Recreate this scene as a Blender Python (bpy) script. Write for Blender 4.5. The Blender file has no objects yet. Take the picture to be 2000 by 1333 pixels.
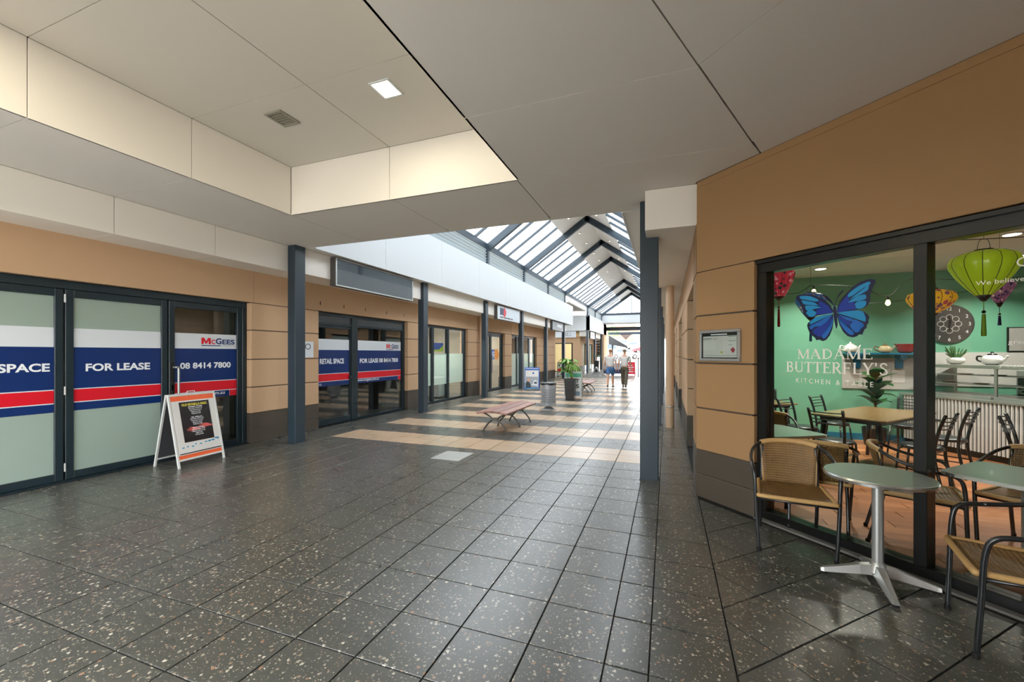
import bpy, bmesh, math, random
from math import sin, cos, pi, radians, sqrt
from mathutils import Vector, Matrix

random.seed(7)
SC = bpy.context.scene
COL = SC.collection

# ------------------------------------------------------------------ camera, sky, exposure
HC, FPX, HY, VX = 1.55, 812.0, 691.0, 1303.0
YAW = math.atan2(VX - 1000, FPX)
cam_d = bpy.data.cameras.new('camera')
cam = bpy.data.objects.new('camera', cam_d)
COL.objects.link(cam)
cam.location = (0, 0, HC)
cam.rotation_euler = (pi / 2, 0, YAW)
cam_d.sensor_fit = 'HORIZONTAL'
cam_d.sensor_width = 36.0
cam_d.lens = FPX / 2000 * 36.0
cam_d.shift_y = (HY - 666.5) / 2000
cam_d.clip_start = 0.02
cam_d.clip_end = 500
SC.camera = cam

world = bpy.data.worlds.new('overcast_sky')
SC.world = world
world.use_nodes = True
_n = world.node_tree.nodes
_n['Background'].inputs[0].default_value = (0.95, 0.98, 1.0, 1)
_n['Background'].inputs[1].default_value = 3.3

SC.view_settings.view_transform = 'Standard'
SC.view_settings.look = 'None'
SC.view_settings.gamma = 1.0
SC.view_settings.use_curve_mapping = False
SC.view_settings.exposure = 1.4
SC.cycles.max_bounces = 6
SC.cycles.diffuse_bounces = 4
SC.cycles.glossy_bounces = 3
SC.cycles.transmission_bounces = 4
SC.cycles.transparent_max_bounces = 12
SC.cycles.use_adaptive_sampling = True
SC.cycles.adaptive_threshold = 0.05
SC.cycles.adaptive_min_samples = 24
SC.cycles.use_denoising = True
SC.cycles.sample_clamp_indirect = 5.0
SC.cycles.caustics_reflective = False
SC.cycles.caustics_refractive = False

# ------------------------------------------------------------------ materials
def lin(c):
    r = []
    for v in c:
        v = v / 255.0
        r.append(v / 12.92 if v <= 0.04045 else ((v + 0.055) / 1.055) ** 2.4)
    return tuple(r) + (1.0,)

def newmat(name):
    m = bpy.data.materials.new(name)
    m.use_nodes = True
    nt = m.node_tree
    return m, nt, nt.nodes['Principled BSDF']

def N(nt, kind, **kw):
    n = nt.nodes.new(kind)
    for k, v in kw.items():
        if k in n.inputs:
            n.inputs[k].default_value = v
        else:
            setattr(n, k, v)
    return n

def pm(name, rgb, rough=0.5, metal=0.0, var=0.06, scale=3.0, bump=0.0, bscale=120.0, coat=0.0, emit=None, estr=0.0, spec=None):
    """plain procedural material: base colour with a soft noise variation and optional fine bump"""
    m, nt, b = newmat(name)
    L = nt.links
    geo = N(nt, 'ShaderNodeNewGeometry')
    c = lin(rgb)
    if var > 0:
        no = N(nt, 'ShaderNodeTexNoise')
        no.inputs['Scale'].default_value = scale
        no.inputs['Detail'].default_value = 4
        L.new(geo.outputs['Position'], no.inputs['Vector'])
        mx = N(nt, 'ShaderNodeMix', data_type='RGBA')
        mx.inputs[6].default_value = tuple(v * (1 - var) for v in c[:3]) + (1,)
        mx.inputs[7].default_value = tuple(min(1, v * (1 + var)) for v in c[:3]) + (1,)
        L.new(no.outputs['Fac'], mx.inputs[0])
        L.new(mx.outputs[2], b.inputs['Base Color'])
    else:
        b.inputs['Base Color'].default_value = c
    b.inputs['Roughness'].default_value = rough
    b.inputs['Metallic'].default_value = metal
    if spec is not None:
        b.inputs['Specular IOR Level'].default_value = spec
    if coat:
        b.inputs['Coat Weight'].default_value = coat
        b.inputs['Coat Roughness'].default_value = 0.1
    if bump > 0:
        n2 = N(nt, 'ShaderNodeTexNoise')
        n2.inputs['Scale'].default_value = bscale
        n2.inputs['Detail'].default_value = 3
        L.new(geo.outputs['Position'], n2.inputs['Vector'])
        bp = N(nt, 'ShaderNodeBump')
        bp.inputs['Strength'].default_value = bump
        bp.inputs['Distance'].default_value = 0.01
        L.new(n2.outputs['Fac'], bp.inputs['Height'])
        L.new(bp.outputs[0], b.inputs['Normal'])
    if emit:
        b.inputs['Emission Color'].default_value = lin(emit)
        b.inputs['Emission Strength'].default_value = estr
    return m

def glass_mat(name, tint=(0.93, 0.96, 0.95), refl=1.0, frost=0.0, frost_rgb=(200, 215, 205), ior=1.5):
    """thin pane: mirror reflection by Fresnel on the outer side, clear or partly frosted behind"""
    m, nt, b = newmat(name)
    nt.nodes.remove(b)
    L = nt.links
    out = nt.nodes['Material Output']
    tr = N(nt, 'ShaderNodeBsdfTransparent')
    tr.inputs[0].default_value = tint + (1,)
    base = tr
    if frost > 0:
        di = N(nt, 'ShaderNodeBsdfDiffuse')
        di.inputs[0].default_value = lin(frost_rgb)
        tl = N(nt, 'ShaderNodeBsdfTranslucent')
        tl.inputs[0].default_value = lin(frost_rgb)
        m1 = N(nt, 'ShaderNodeMixShader')
        m1.inputs[0].default_value = 0.3
        L.new(di.outputs[0], m1.inputs[1])
        L.new(tl.outputs[0], m1.inputs[2])
        m2 = N(nt, 'ShaderNodeMixShader')
        m2.inputs[0].default_value = frost
        L.new(tr.outputs[0], m2.inputs[1])
        L.new(m1.outputs[0], m2.inputs[2])
        base = m2
    gl = N(nt, 'ShaderNodeBsdfGlossy')
    gl.inputs['Roughness'].default_value = 0.02
    gl.inputs[0].default_value = (1, 1, 1, 1)
    fr = N(nt, 'ShaderNodeFresnel')
    fr.inputs[0].default_value = ior
    geo = N(nt, 'ShaderNodeNewGeometry')
    inv = N(nt, 'ShaderNodeMath', operation='SUBTRACT')
    inv.inputs[0].default_value = 1.0
    L.new(geo.outputs['Backfacing'], inv.inputs[1])
    mu = N(nt, 'ShaderNodeMath', operation='MULTIPLY')
    L.new(fr.outputs[0], mu.inputs[0])
    L.new(inv.outputs[0], mu.inputs[1])
    mu2 = N(nt, 'ShaderNodeMath', operation='MULTIPLY')
    mu2.inputs[1].default_value = refl
    L.new(mu.outputs[0], mu2.inputs[0])
    mx = N(nt, 'ShaderNodeMixShader')
    L.new(mu2.outputs[0], mx.inputs[0])
    L.new(base.outputs[0], mx.inputs[1])
    L.new(gl.outputs[0], mx.inputs[2])
    L.new(mx.outputs[0], out.inputs[0])
    return m

def terrazzo(name, base, chipa, chipb, chipc, amount=0.5, rough=0.3, big=42.0, tone=0.12, spec=0.5):
    m, nt, b = newmat(name)
    L = nt.links
    geo = N(nt, 'ShaderNodeNewGeometry')
    warp = N(nt, 'ShaderNodeTexNoise')
    warp.inputs['Scale'].default_value = 75
    L.new(geo.outputs['Position'], warp.inputs['Vector'])
    add = N(nt, 'ShaderNodeVectorMath', operation='MULTIPLY_ADD')
    add.inputs[1].default_value = (0.024, 0.024, 0.0)
    L.new(warp.outputs['Color'], add.inputs[0])
    L.new(geo.outputs['Position'], add.inputs[2])
    oi = N(nt, 'ShaderNodeObjectInfo')
    def layer(scale, thr):
        v = N(nt, 'ShaderNodeTexVoronoi')
        v.inputs['Scale'].default_value = scale
        v.inputs['Randomness'].default_value = 1.0
        L.new(add.outputs[0], v.inputs['Vector'])
        sep = N(nt, 'ShaderNodeSeparateColor')
        L.new(v.outputs['Color'], sep.inputs[0])
        lim = N(nt, 'ShaderNodeMath', operation='MULTIPLY')
        L.new(sep.outputs[0], lim.inputs[0])
        lim.inputs[1].default_value = thr
        lt = N(nt, 'ShaderNodeMath', operation='LESS_THAN')
        L.new(v.outputs['Distance'], lt.inputs[0])
        L.new(lim.outputs[0], lt.inputs[1])
        rp = N(nt, 'ShaderNodeValToRGB')
        e = rp.color_ramp.elements
        e[0].color = lin(chipa); e[0].position = 0.0
        e[1].color = lin(chipb); e[1].position = 0.75
        e2 = e.new(0.92); e2.color = lin(chipc)
        L.new(sep.outputs[1], rp.inputs[0])
        return lt, rp
    big_n = N(nt, 'ShaderNodeTexNoise')
    big_n.inputs['Scale'].default_value = 2.2
    big_n.inputs['Detail'].default_value = 5
    L.new(geo.outputs['Position'], big_n.inputs['Vector'])
    c = lin(base)
    m0 = N(nt, 'ShaderNodeMix', data_type='RGBA')
    m0.inputs[6].default_value = tuple(v * (1 - 2 * tone) for v in c[:3]) + (1,)
    m0.inputs[7].default_value = tuple(v * (1 + 2 * tone) for v in c[:3]) + (1,)
    av = N(nt, 'ShaderNodeMath', operation='MULTIPLY_ADD')
    av.inputs[1].default_value = 0.5
    L.new(oi.outputs['Random'], av.inputs[0])
    hb = N(nt, 'ShaderNodeMath', operation='MULTIPLY')
    hb.inputs[1].default_value = 0.5
    L.new(big_n.outputs['Fac'], hb.inputs[0])
    L.new(hb.outputs[0], av.inputs[2])
    L.new(av.outputs[0], m0.inputs[0])
    prev = m0.outputs[2]
    for sc, th in ((big * 2.6, 0.42 * amount), (big, 0.48 * amount)):
        lt, rp = layer(sc, th)
        mx = N(nt, 'ShaderNodeMix', data_type='RGBA')
        L.new(lt.outputs[0], mx.inputs[0])
        L.new(prev, mx.inputs[6])
        L.new(rp.outputs[0], mx.inputs[7])
        prev = mx.outputs[2]
    L.new(prev, b.inputs['Base Color'])
    b.inputs['Specular IOR Level'].default_value = spec
    rr = N(nt, 'ShaderNodeMapRange')
    rr.inputs['To Min'].default_value = rough - 0.04
    rr.inputs['To Max'].default_value = rough + 0.05
    L.new(big_n.outputs['Fac'], rr.inputs['Value'])
    L.new(rr.outputs[0], b.inputs['Roughness'])
    fn = N(nt, 'ShaderNodeTexNoise')
    fn.inputs['Scale'].default_value = 180
    L.new(geo.outputs['Position'], fn.inputs['Vector'])
    bp = N(nt, 'ShaderNodeBump')
    bp.inputs['Strength'].default_value = 0.03
    bp.inputs['Distance'].default_value = 0.002
    L.new(fn.outputs['Fac'], bp.inputs['Height'])
    L.new(bp.outputs[0], b.inputs['Normal'])
    return m

def weave_mat(name, rgb, rgb2, sx=70.0, sz=38.0):
    """woven cane: two crossing wave bands"""
    m, nt, b = newmat(name)
    L = nt.links
    tc = N(nt, 'ShaderNodeTexCoord')
    w1 = N(nt, 'ShaderNodeTexWave', bands_direction='X')
    w1.inputs['Scale'].default_value = sx / 6.28
    w1.inputs['Distortion'].default_value = 0.6
    w2 = N(nt, 'ShaderNodeTexWave', bands_direction='DIAGONAL')
    w2.inputs['Scale'].default_value = sz
    w2.inputs['Distortion'].default_value = 0.3
    L.new(tc.outputs['UV'], w1.inputs['Vector'])
    L.new(tc.outputs['UV'], w2.inputs['Vector'])
    w3 = N(nt, 'ShaderNodeTexWave', bands_direction='Y')
    w3.inputs['Scale'].default_value = sz / 6.28
    L.new(tc.outputs['UV'], w3.inputs['Vector'])
    mul = N(nt, 'ShaderNodeMath', operation='MULTIPLY')
    L.new(w1.outputs['Fac'], mul.inputs[0])
    L.new(w3.outputs['Fac'], mul.inputs[1])
    no = N(nt, 'ShaderNodeTexNoise')
    no.inputs['Scale'].default_value = 9
    L.new(tc.outputs['Object'], no.inputs['Vector'])
    ad = N(nt, 'ShaderNodeMath', operation='MULTIPLY_ADD')
    ad.inputs[1].default_value = 0.8
    L.new(mul.outputs[0], ad.inputs[0])
    hn = N(nt, 'ShaderNodeMath', operation='MULTIPLY')
    hn.inputs[1].default_value = 0.4
    L.new(no.outputs['Fac'], hn.inputs[0])
    L.new(hn.outputs[0], ad.inputs[2])
    mx = N(nt, 'ShaderNodeMix', data_type='RGBA')
    mx.inputs[6].default_value = lin(rgb2)
    mx.inputs[7].default_value = lin(rgb)
    L.new(ad.outputs[0], mx.inputs[0])
    L.new(mx.outputs[2], b.inputs['Base Color'])
    b.inputs['Roughness'].default_value = 0.5
    bp = N(nt, 'ShaderNodeBump')
    bp.inputs['Strength'].default_value = 0.7
    bp.inputs['Distance'].default_value = 0.004
    L.new(mul.outputs[0], bp.inputs['Height'])
    L.new(bp.outputs[0], b.inputs['Normal'])
    return m

def floral_mat(name, base, a, c, scale=16.0, glow=0.0):
    m, nt, b = newmat(name)
    L = nt.links
    tc = N(nt, 'ShaderNodeTexCoord')
    v = N(nt, 'ShaderNodeTexVoronoi')
    v.inputs['Scale'].default_value = scale
    L.new(tc.outputs['Object'], v.inputs['Vector'])
    sep = N(nt, 'ShaderNodeSeparateColor')
    L.new(v.outputs['Color'], sep.inputs[0])
    lt = N(nt, 'ShaderNodeMath', operation='LESS_THAN')
    mul = N(nt, 'ShaderNodeMath', operation='MULTIPLY')
    mul.inputs[1].default_value = 0.6
    L.new(sep.outputs[0], mul.inputs[0])
    L.new(v.outputs['Distance'], lt.inputs[0])
    L.new(mul.outputs[0], lt.inputs[1])
    pick = N(nt, 'ShaderNodeMix', data_type='RGBA')
    gt = N(nt, 'ShaderNodeMath', operation='GREATER_THAN')
    gt.inputs[1].default_value = 0.5
    L.new(sep.outputs[1], gt.inputs[0])
    L.new(gt.outputs[0], pick.inputs[0])
    pick.inputs[6].default_value = lin(a)
    pick.inputs[7].default_value = lin(c)
    mx = N(nt, 'ShaderNodeMix', data_type='RGBA')
    L.new(lt.outputs[0], mx.inputs[0])
    mx.inputs[6].default_value = lin(base)
    L.new(pick.outputs[2], mx.inputs[7])
    L.new(mx.outputs[2], b.inputs['Base Color'])
    b.inputs['Roughness'].default_value = 0.35
    if glow:
        L.new(mx.outputs[2], b.inputs['Emission Color'])
        b.inputs['Emission Strength'].default_value = glow
    return m

def wood_mat(name, a, c, rough=0.4, scale=(2.0, 30.0, 30.0), dist=2.0):
    m, nt, b = newmat(name)
    L = nt.links
    tc = N(nt, 'ShaderNodeTexCoord')
    mp = N(nt, 'ShaderNodeMapping')
    mp.inputs['Scale'].default_value = scale
    L.new(tc.outputs['Object'], mp.inputs['Vector'])
    no = N(nt, 'ShaderNodeTexNoise')
    no.inputs['Scale'].default_value = 1.0
    no.inputs['Detail'].default_value = 5
    no.inputs['Distortion'].default_value = dist * 0.3
    oi = N(nt, 'ShaderNodeObjectInfo')
    ofs = N(nt, 'ShaderNodeVectorMath', operation='MULTIPLY_ADD')
    ofs.inputs[1].default_value = (50, 50, 50)
    L.new(oi.outputs['Random'], ofs.inputs[0])
    L.new(mp.outputs[0], ofs.inputs[2])
    L.new(ofs.outputs[0], no.inputs['Vector'])
    av = N(nt, 'ShaderNodeMath', operation='MULTIPLY_ADD')
    av.inputs[1].default_value = 0.6
    av.use_clamp = True
    L.new(oi.outputs['Random'], av.inputs[0])
    sb = N(nt, 'ShaderNodeMath', operation='SUBTRACT')
    sb.inputs[1].default_value = 0.3
    L.new(no.outputs['Fac'], sb.inputs[0])
    L.new(sb.outputs[0], av.inputs[2])
    mx = N(nt, 'ShaderNodeMix', data_type='RGBA')
    mx.inputs[6].default_value = lin(a)
    mx.inputs[7].default_value = lin(c)
    L.new(av.outputs[0], mx.inputs[0])
    L.new(mx.outputs[2], b.inputs['Base Color'])
    b.inputs['Roughness'].default_value = rough
    return m

M = {}
M['tile'] = terrazzo('terrazzo_tile_grey', (74, 76, 72), (196, 192, 178), (138, 130, 114), (150, 118, 94), amount=0.76, rough=0.28, tone=0.06, big=36.0, spec=0.95)
M['tile_tan'] = terrazzo('terrazzo_tile_peach', (196, 170, 142), (222, 204, 182), (178, 148, 118), (140, 110, 90), amount=0.45, rough=0.24, tone=0.05, spec=0.6)
M['grout'] = pm('grout', (32, 32, 30), 0.8)
M['concrete'] = pm('concrete', (112, 110, 104), 0.7, var=0.12, scale=8)
M['cover'] = pm('steel_cover_plate', (176, 178, 174), 0.45, metal=0.2)
M['paving'] = pm('pale_bounce_paving', (214, 208, 198), 0.85, var=0.06)
M['asphalt'] = pm('asphalt', (150, 148, 146), 0.9, var=0.1)
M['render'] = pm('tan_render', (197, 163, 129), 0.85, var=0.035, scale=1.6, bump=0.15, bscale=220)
M['render_shade'] = pm('tan_render_shaded', (166, 130, 90), 0.85, var=0.05, scale=1.2, bump=0.15, bscale=220)  # same tan render, with the shade on the cafe front mixed into its colour
M['plinth'] = pm('brown_plinth', (76, 68, 58), 0.6, var=0.08, scale=5)
M['panel'] = pm('white_cladding', (238, 233, 225), 0.6, var=0.015, scale=1.0)
M['ceil'] = pm('ceiling_sheet', (216, 213, 208), 0.75, var=0.02, scale=1.2)
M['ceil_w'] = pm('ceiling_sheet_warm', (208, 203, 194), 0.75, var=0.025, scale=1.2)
M['gutter'] = pm('white_gutter_panel', (206, 210, 212), 0.5, var=0.012, scale=0.8)
M['steel'] = pm('blue_grey_steel', (46, 60, 70), 0.38, var=0.08, scale=4)
M['alu'] = pm('dark_aluminium', (32, 46, 53), 0.32, var=0.05)
M['alu2'] = pm('black_aluminium', (13, 16, 16), 0.3, var=0.05)
M['glass'] = glass_mat('clear_glass')
M['glass_d'] = glass_mat('tinted_glass', tint=(0.74, 0.80, 0.80), refl=1.4, ior=1.9)
M['frost'] = glass_mat('frosted_glass', frost=0.86, frost_rgb=(186, 205, 194), refl=1.2)
M['frost_l'] = glass_mat('half_frosted_glass', frost=0.6, frost_rgb=(205, 225, 215), refl=1.0)
M['roof_glass'] = glass_mat('skylight_glass', tint=(0.92, 0.94, 0.96), frost=0.22, frost_rgb=(240, 245, 250), refl=0.6)
M['white'] = pm('white_vinyl', (214, 220, 226), 0.35, var=0.01)
M['blue'] = pm('navy_vinyl', (16, 46, 104), 0.3, var=0.03)
M['red'] = pm('red_vinyl', (214, 22, 42), 0.35, var=0.03)
M['ltext'] = pm('white_lettering', (232, 236, 240), 0.4, var=0.0)
M['chrome'] = pm('brushed_steel', (200, 200, 196), 0.25, metal=0.9)
M['satin'] = pm('satin_aluminium', (186, 188, 186), 0.38, metal=0.7)
M['black'] = pm('black_paint', (22, 24, 25), 0.38, var=0.05)
M['blackm'] = pm('black_metal_tube', (34, 37, 40), 0.28, var=0.05, coat=0.3)
M['rubber'] = pm('black_rubber', (18, 18, 18), 0.8)
M['pipe'] = pm('beige_downpipe', (205, 176, 145), 0.5, var=0.02)
M['int_wall'] = pm('interior_plaster', (150, 142, 128), 0.8)
M['int_dark'] = pm('interior_dark', (74, 72, 68), 0.8)
M['teal'] = pm('teal_paint', (112, 178, 148), 0.6, var=0.02, scale=1.0)
M['slate'] = pm('slate_grey', (66, 70, 74), 0.5)

# ------------------------------------------------------------------ geometry helpers
class MB:
    """collects polygons and links them as ONE mesh object"""
    def __init__(self):
        self.v = []; self.f = []; self.uv = []
    def add(self, vs, fs, uvs=None):
        o = len(self.v)
        self.v += [tuple(p) for p in vs]
        self.f += [tuple(i + o for i in f) for f in fs]
        return self
    def box(self, x0, x1, y0, y1, z0, z1, ch=0.0):
        return self.obox((0, 0, 0), (1, 0, 0), (0, 1, 0), (0, 0, 1), x0, x1, y0, y1, z0, z1, ch)
    def obox(self, o, ax, ay, az, x0, x1, y0, y1, z0, z1, ch=0.0):
        o = Vector(o); ax = Vector(ax); ay = Vector(ay); az = Vector(az)
        def P(x, y, z): return o + ax * x + ay * y + az * z
        if ch <= 0:
            vs = [P(x, y, z) for z in (z0, z1) for y in (y0, y1) for x in (x0, x1)]
            fs = [(0, 2, 3, 1), (4, 5, 7, 6), (0, 1, 5, 4), (2, 6, 7, 3), (0, 4, 6, 2), (1, 3, 7, 5)]
            return self.add(vs, fs)
        vs = []
        idx = {}
        for sx in (0, 1):
            for sy in (0, 1):
                for sz in (0, 1):
                    X = (x0, x1)[sx]; Y = (y0, y1)[sy]; Z = (z0, z1)[sz]
                    dx = ch * (1 - 2 * sx); dy = ch * (1 - 2 * sy); dz = ch * (1 - 2 * sz)
                    idx[(sx, sy, sz, 0)] = len(vs); vs.append(P(X, Y + dy, Z + dz))
                    idx[(sx, sy, sz, 1)] = len(vs); vs.append(P(X + dx, Y, Z + dz))
                    idx[(sx, sy, sz, 2)] = len(vs); vs.append(P(X + dx, Y + dy, Z))
        fs = []
        I = idx
        for s in (0, 1):
            q = [(0, 0), (1, 0), (1, 1), (0, 1)]
            if s == 0: q = q[::-1]
            fs.append([I[(s, a, b, 0)] for a, b in q])
            fs.append([I[(b, s, a, 1)] for a, b in q])
            fs.append([I[(a, b, s, 2)] for a, b in q])
        for a in (0, 1):
            for b in (0, 1):
                fs.append([I[(a, b, 0, 0)], I[(a, b, 1, 0)], I[(a, b, 1, 1)], I[(a, b, 0, 1)]])
                fs.append([I[(a, 0, b, 0)], I[(a, 1, b, 0)], I[(a, 1, b, 2)], I[(a, 0, b, 2)]])
                fs.append([I[(0, a, b, 1)], I[(1, a, b, 1)], I[(1, a, b, 2)], I[(0, a, b, 2)]])
                for c in (0, 1):
                    fs.append([I[(a, b, c, 0)], I[(a, b, c, 1)], I[(a, b, c, 2)]])
        return self.add(vs, fs)
    def tube(self, pts, r, seg=8, caps=True, closed=False):
        pts = [Vector(p) for p in pts]
        n = len(pts)
        rs = r if isinstance(r, (list, tuple)) else [r] * n
        rings = []
        up = None
        for i in range(n):
            if closed: t = pts[(i + 1) % n] - pts[i - 1]
            else: t = pts[min(i + 1, n - 1)] - pts[max(i - 1, 0)]
            t.normalize()
            if up is None:
                up = Vector((0, 0, 1)) if abs(t.z) < 0.9 else Vector((1, 0, 0))
            a = t.cross(up)
            if a.length < 1e-6: a = t.orthogonal()
            a.normalize(); b = a.cross(t); b.normalize(); up = b
            rings.append([pts[i] + (a * cos(2 * pi * k / seg) + b * sin(2 * pi * k / seg)) * rs[i] for k in range(seg)])
        vs = [p for R in rings for p in R]
        fs = []
        for i in range(n if closed else n - 1):
            j = (i + 1) % n
            for k in range(seg):
                k2 = (k + 1) % seg
                fs.append((i * seg + k, i * seg + k2, j * seg + k2, j * seg + k))
        if caps and not closed:
            fs.append(tuple(range(seg))[::-1]); fs.append(tuple((n - 1) * seg + k for k in range(seg)))
        return self.add(vs, fs)
    def lathe(self, prof, c=(0, 0, 0), seg=24, amp=0.0, ribs=0):
        vs = []; fs = []
        for (r, z) in prof:
            for k in range(seg):
                a = 2 * pi * k / seg
                rr = r * (1 - amp * (1 - abs(sin(a * ribs / 2)))) if ribs else r
                vs.append((c[0] + rr * cos(a), c[1] + rr * sin(a), c[2] + z))
        n = len(prof)
        for i in range(n - 1):
            for k in range(seg):
                k2 = (k + 1) % seg
                fs.append((i * seg + k, i * seg + k2, (i + 1) * seg + k2, (i + 1) * seg + k))
        fs.append(tuple(range(seg))[::-1]); fs.append(tuple((n - 1) * seg + k for k in range(seg)))
        return self.add(vs, fs)
    def prism(self, poly, o, ax, ay, n, d0, d1):
        """2D polygon (in ax, ay) extruded along n from d0 to d1"""
        o = Vector(o); ax = Vector(ax); ay = Vector(ay); n = Vector(n)
        k = len(poly)
        vs = [o + ax * p[0] + ay * p[1] + n * d0 for p in poly] + [o + ax * p[0] + ay * p[1] + n * d1 for p in poly]
        fs = [tuple(range(k))[::-1], tuple(range(k, 2 * k))]
        for i in range(k):
            j = (i + 1) % k
            fs.append((i, j, k + j, k + i))
        return self.add(vs, fs)
    def flat(self, poly, o, ax, ay):
        o = Vector(o); ax = Vector(ax); ay = Vector(ay)
        return self.add([o + ax * p[0] + ay * p[1] for p in poly], [tuple(range(len(poly)))])
    def build(self, name, mat, parent=None, smooth=False, fix=True, auto=False):
        me = bpy.data.meshes.new(name)
        me.from_pydata(self.v, [], self.f)
        if fix:
            bm = bmesh.new(); bm.from_mesh(me)
            bmesh.ops.recalc_face_normals(bm, faces=bm.faces)
            bm.to_mesh(me); bm.free()
        me.materials.append(M[mat] if isinstance(mat, str) else mat)
        if smooth:
            me.polygons.foreach_set('use_smooth', [True] * len(me.polygons))
            if auto:
                me.set_sharp_from_angle(angle=radians(38))
        me.update()
        return link(name, me, parent)

def link(name, data, parent=None):
    o = bpy.data.objects.new(name, data)
    COL.objects.link(o)
    if parent is not None:
        o.parent = parent
        # geometry of parts is written in the coordinates of their thing: plain parenting
    return o

def tag(o, label=None, cat=None, group=None, kind=None):
    if label: o['label'] = label
    if cat: o['category'] = cat
    if group: o['group'] = group
    if kind: o['kind'] = kind
    return o

def struct(o, label=None):
    return tag(o, label, None, None, 'structure')

def thing(name, label, cat, loc=(0, 0, 0), rz=0.0, group=None):
    o = bpy.data.objects.new(name, None)
    COL.objects.link(o)
    o.empty_display_size = 0.2
    o.location = loc
    o.rotation_euler = (0, 0, rz)
    return tag(o, label, cat, group)

def copy_tree(o, parent=None):
    c = o.copy()
    COL.objects.link(c)
    if parent is not None:
        c.parent = parent
    for ch in [x for x in o.children]:
        copy_tree(ch, c)
    return c

def place(root, loc, rz, label, group=None):
    c = copy_tree(root)
    c.location = loc
    c.rotation_euler = (0, 0, rz)
    tag(c, label, None, group)
    return c

def smooth_path(pts, n=6):
    """Catmull-Rom through the points"""
    P = [Vector(p) for p in pts]
    out = []
    for i in range(len(P) - 1):
        p0 = P[max(i - 1, 0)]; p1 = P[i]; p2 = P[i + 1]; p3 = P[min(i + 2, len(P) - 1)]
        for k in range(n):
            t = k / n
            out.append(0.5 * ((2 * p1) + (p2 - p0) * t + (2 * p0 - 5 * p1 + 4 * p2 - p3) * t * t + (3 * p1 - p0 - 3 * p2 + p3) * t ** 3))
    out.append(P[-1])
    return out

_fontcache = {}
def text_geo(s, bold=0.0, space=1.0):
    key = (s, bold, space)
    if key in _fontcache: return _fontcache[key]
    cu = bpy.data.curves.new('lettering', 'FONT')
    cu.body = s
    cu.offset = bold
    cu.space_character = space
    cu.resolution_u = 4
    ob = bpy.data.objects.new('lettering', cu)
    COL.objects.link(ob)
    me = bpy.data.meshes.new_from_object(ob)
    vs = [tuple(v.co[:2]) for v in me.vertices]
    fs = [tuple(p.vertices) for p in me.polygons]
    bpy.data.objects.remove(ob); bpy.data.curves.remove(cu); bpy.data.meshes.remove(me)
    x0 = min(v[0] for v in vs); x1 = max(v[0] for v in vs)
    y0 = min(v[1] for v in vs); y1 = max(v[1] for v in vs)
    r = ([((v[0] - x0), (v[1] - y0)) for v in vs], fs, x1 - x0, y1 - y0)
    _fontcache[key] = r
    return r

def letter(mb, s, o, ax, ay, x0, x1, y0, h, bold=0.0, align='fit', space=1.0):
    """text from x0 to x1 (fit) or starting at x0 with natural width, base y0, height h, in plane o, ax, ay"""
    vs, fs, w, hh = text_geo(s, bold, space)
    ky = h / hh
    kx = (x1 - x0) / w if align == 'fit' else ky
    if align == 'center':
        x0 = (x0 + x1) / 2 - w * kx / 2
    if align == 'right':
        x0 = x1 - w * kx
    o = Vector(o); ax = Vector(ax); ay = Vector(ay)
    mb.add([o + ax * (x0 + v[0] * kx) + ay * (y0 + v[1] * ky) for v in vs], fs)
    return mb

def clip_poly(poly, a, b, c):
    """keep a*x+b*y<=c"""
    out = []
    n = len(poly)
    for i in range(n):
        p = poly[i]; q = poly[(i + 1) % n]
        dp = a * p[0] + b * p[1] - c; dq = a * q[0] + b * q[1] - c
        if dp <= 0: out.append(p)
        if (dp < 0 < dq) or (dq < 0 < dp):
            t = dp / (dp - dq)
            out.append((p[0] + (q[0] - p[0]) * t, p[1] + (q[1] - p[1]) * t))
    return out

def area2(p):
    return 0.5 * abs(sum(p[i][0] * p[(i + 1) % len(p)][1] - p[(i + 1) % len(p)][0] * p[i][1] for i in range(len(p))))

X3 = (1, 0, 0); Y3 = (0, 1, 0); Z3 = (0, 0, 1)
def area_light(name, parent, loc, size, power, rgb, rot=(0, 0, 0), sy=None, spread=180):
    d = bpy.data.lights.new(name, 'AREA')
    d.energy = power
    d.color = rgb
    d.size = size
    if sy:
        d.shape = 'RECTANGLE'; d.size_y = sy
    d.spread = radians(spread)
    o = link(name, d, parent)
    o.location = loc
    o.rotation_euler = rot
    return o
# cafe frame: s along the 45-degree shopfront, d into the cafe
CA = Vector((0.30, 4.95, 0)); CT = Vector((0.70711, -0.70711, 0)); CN = Vector((0.70711, 0.70711, 0))
def cpt(s, d, z): return CA + CT * s + CN * d + Vector((0, 0, z))

# ================================================================== THE SETTING
# ------------------------------------------------------------------ floor of separate terrazzo tiles
def project(x, y, z=0.0):
    fx, fy = -sin(YAW), cos(YAW)
    d = x * fx + y * fy
    r = x * cos(YAW) + y * sin(YAW)
    if d < 0.3: return None
    return 1000 + FPX * r / d, HY + FPX * (HC - z) / d

ground = MB().box(-60, 40, -40, 48, -0.30, -0.06).build('ground', 'asphalt')
struct(ground, 'pale asphalt ground outside the arcade')
floor = MB().box(-6.95, 6.2, -0.9, 43.0, -0.055, -0.007).build('floor', 'grout')
struct(floor, 'terrazzo tiled arcade floor with dark joints')

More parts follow.
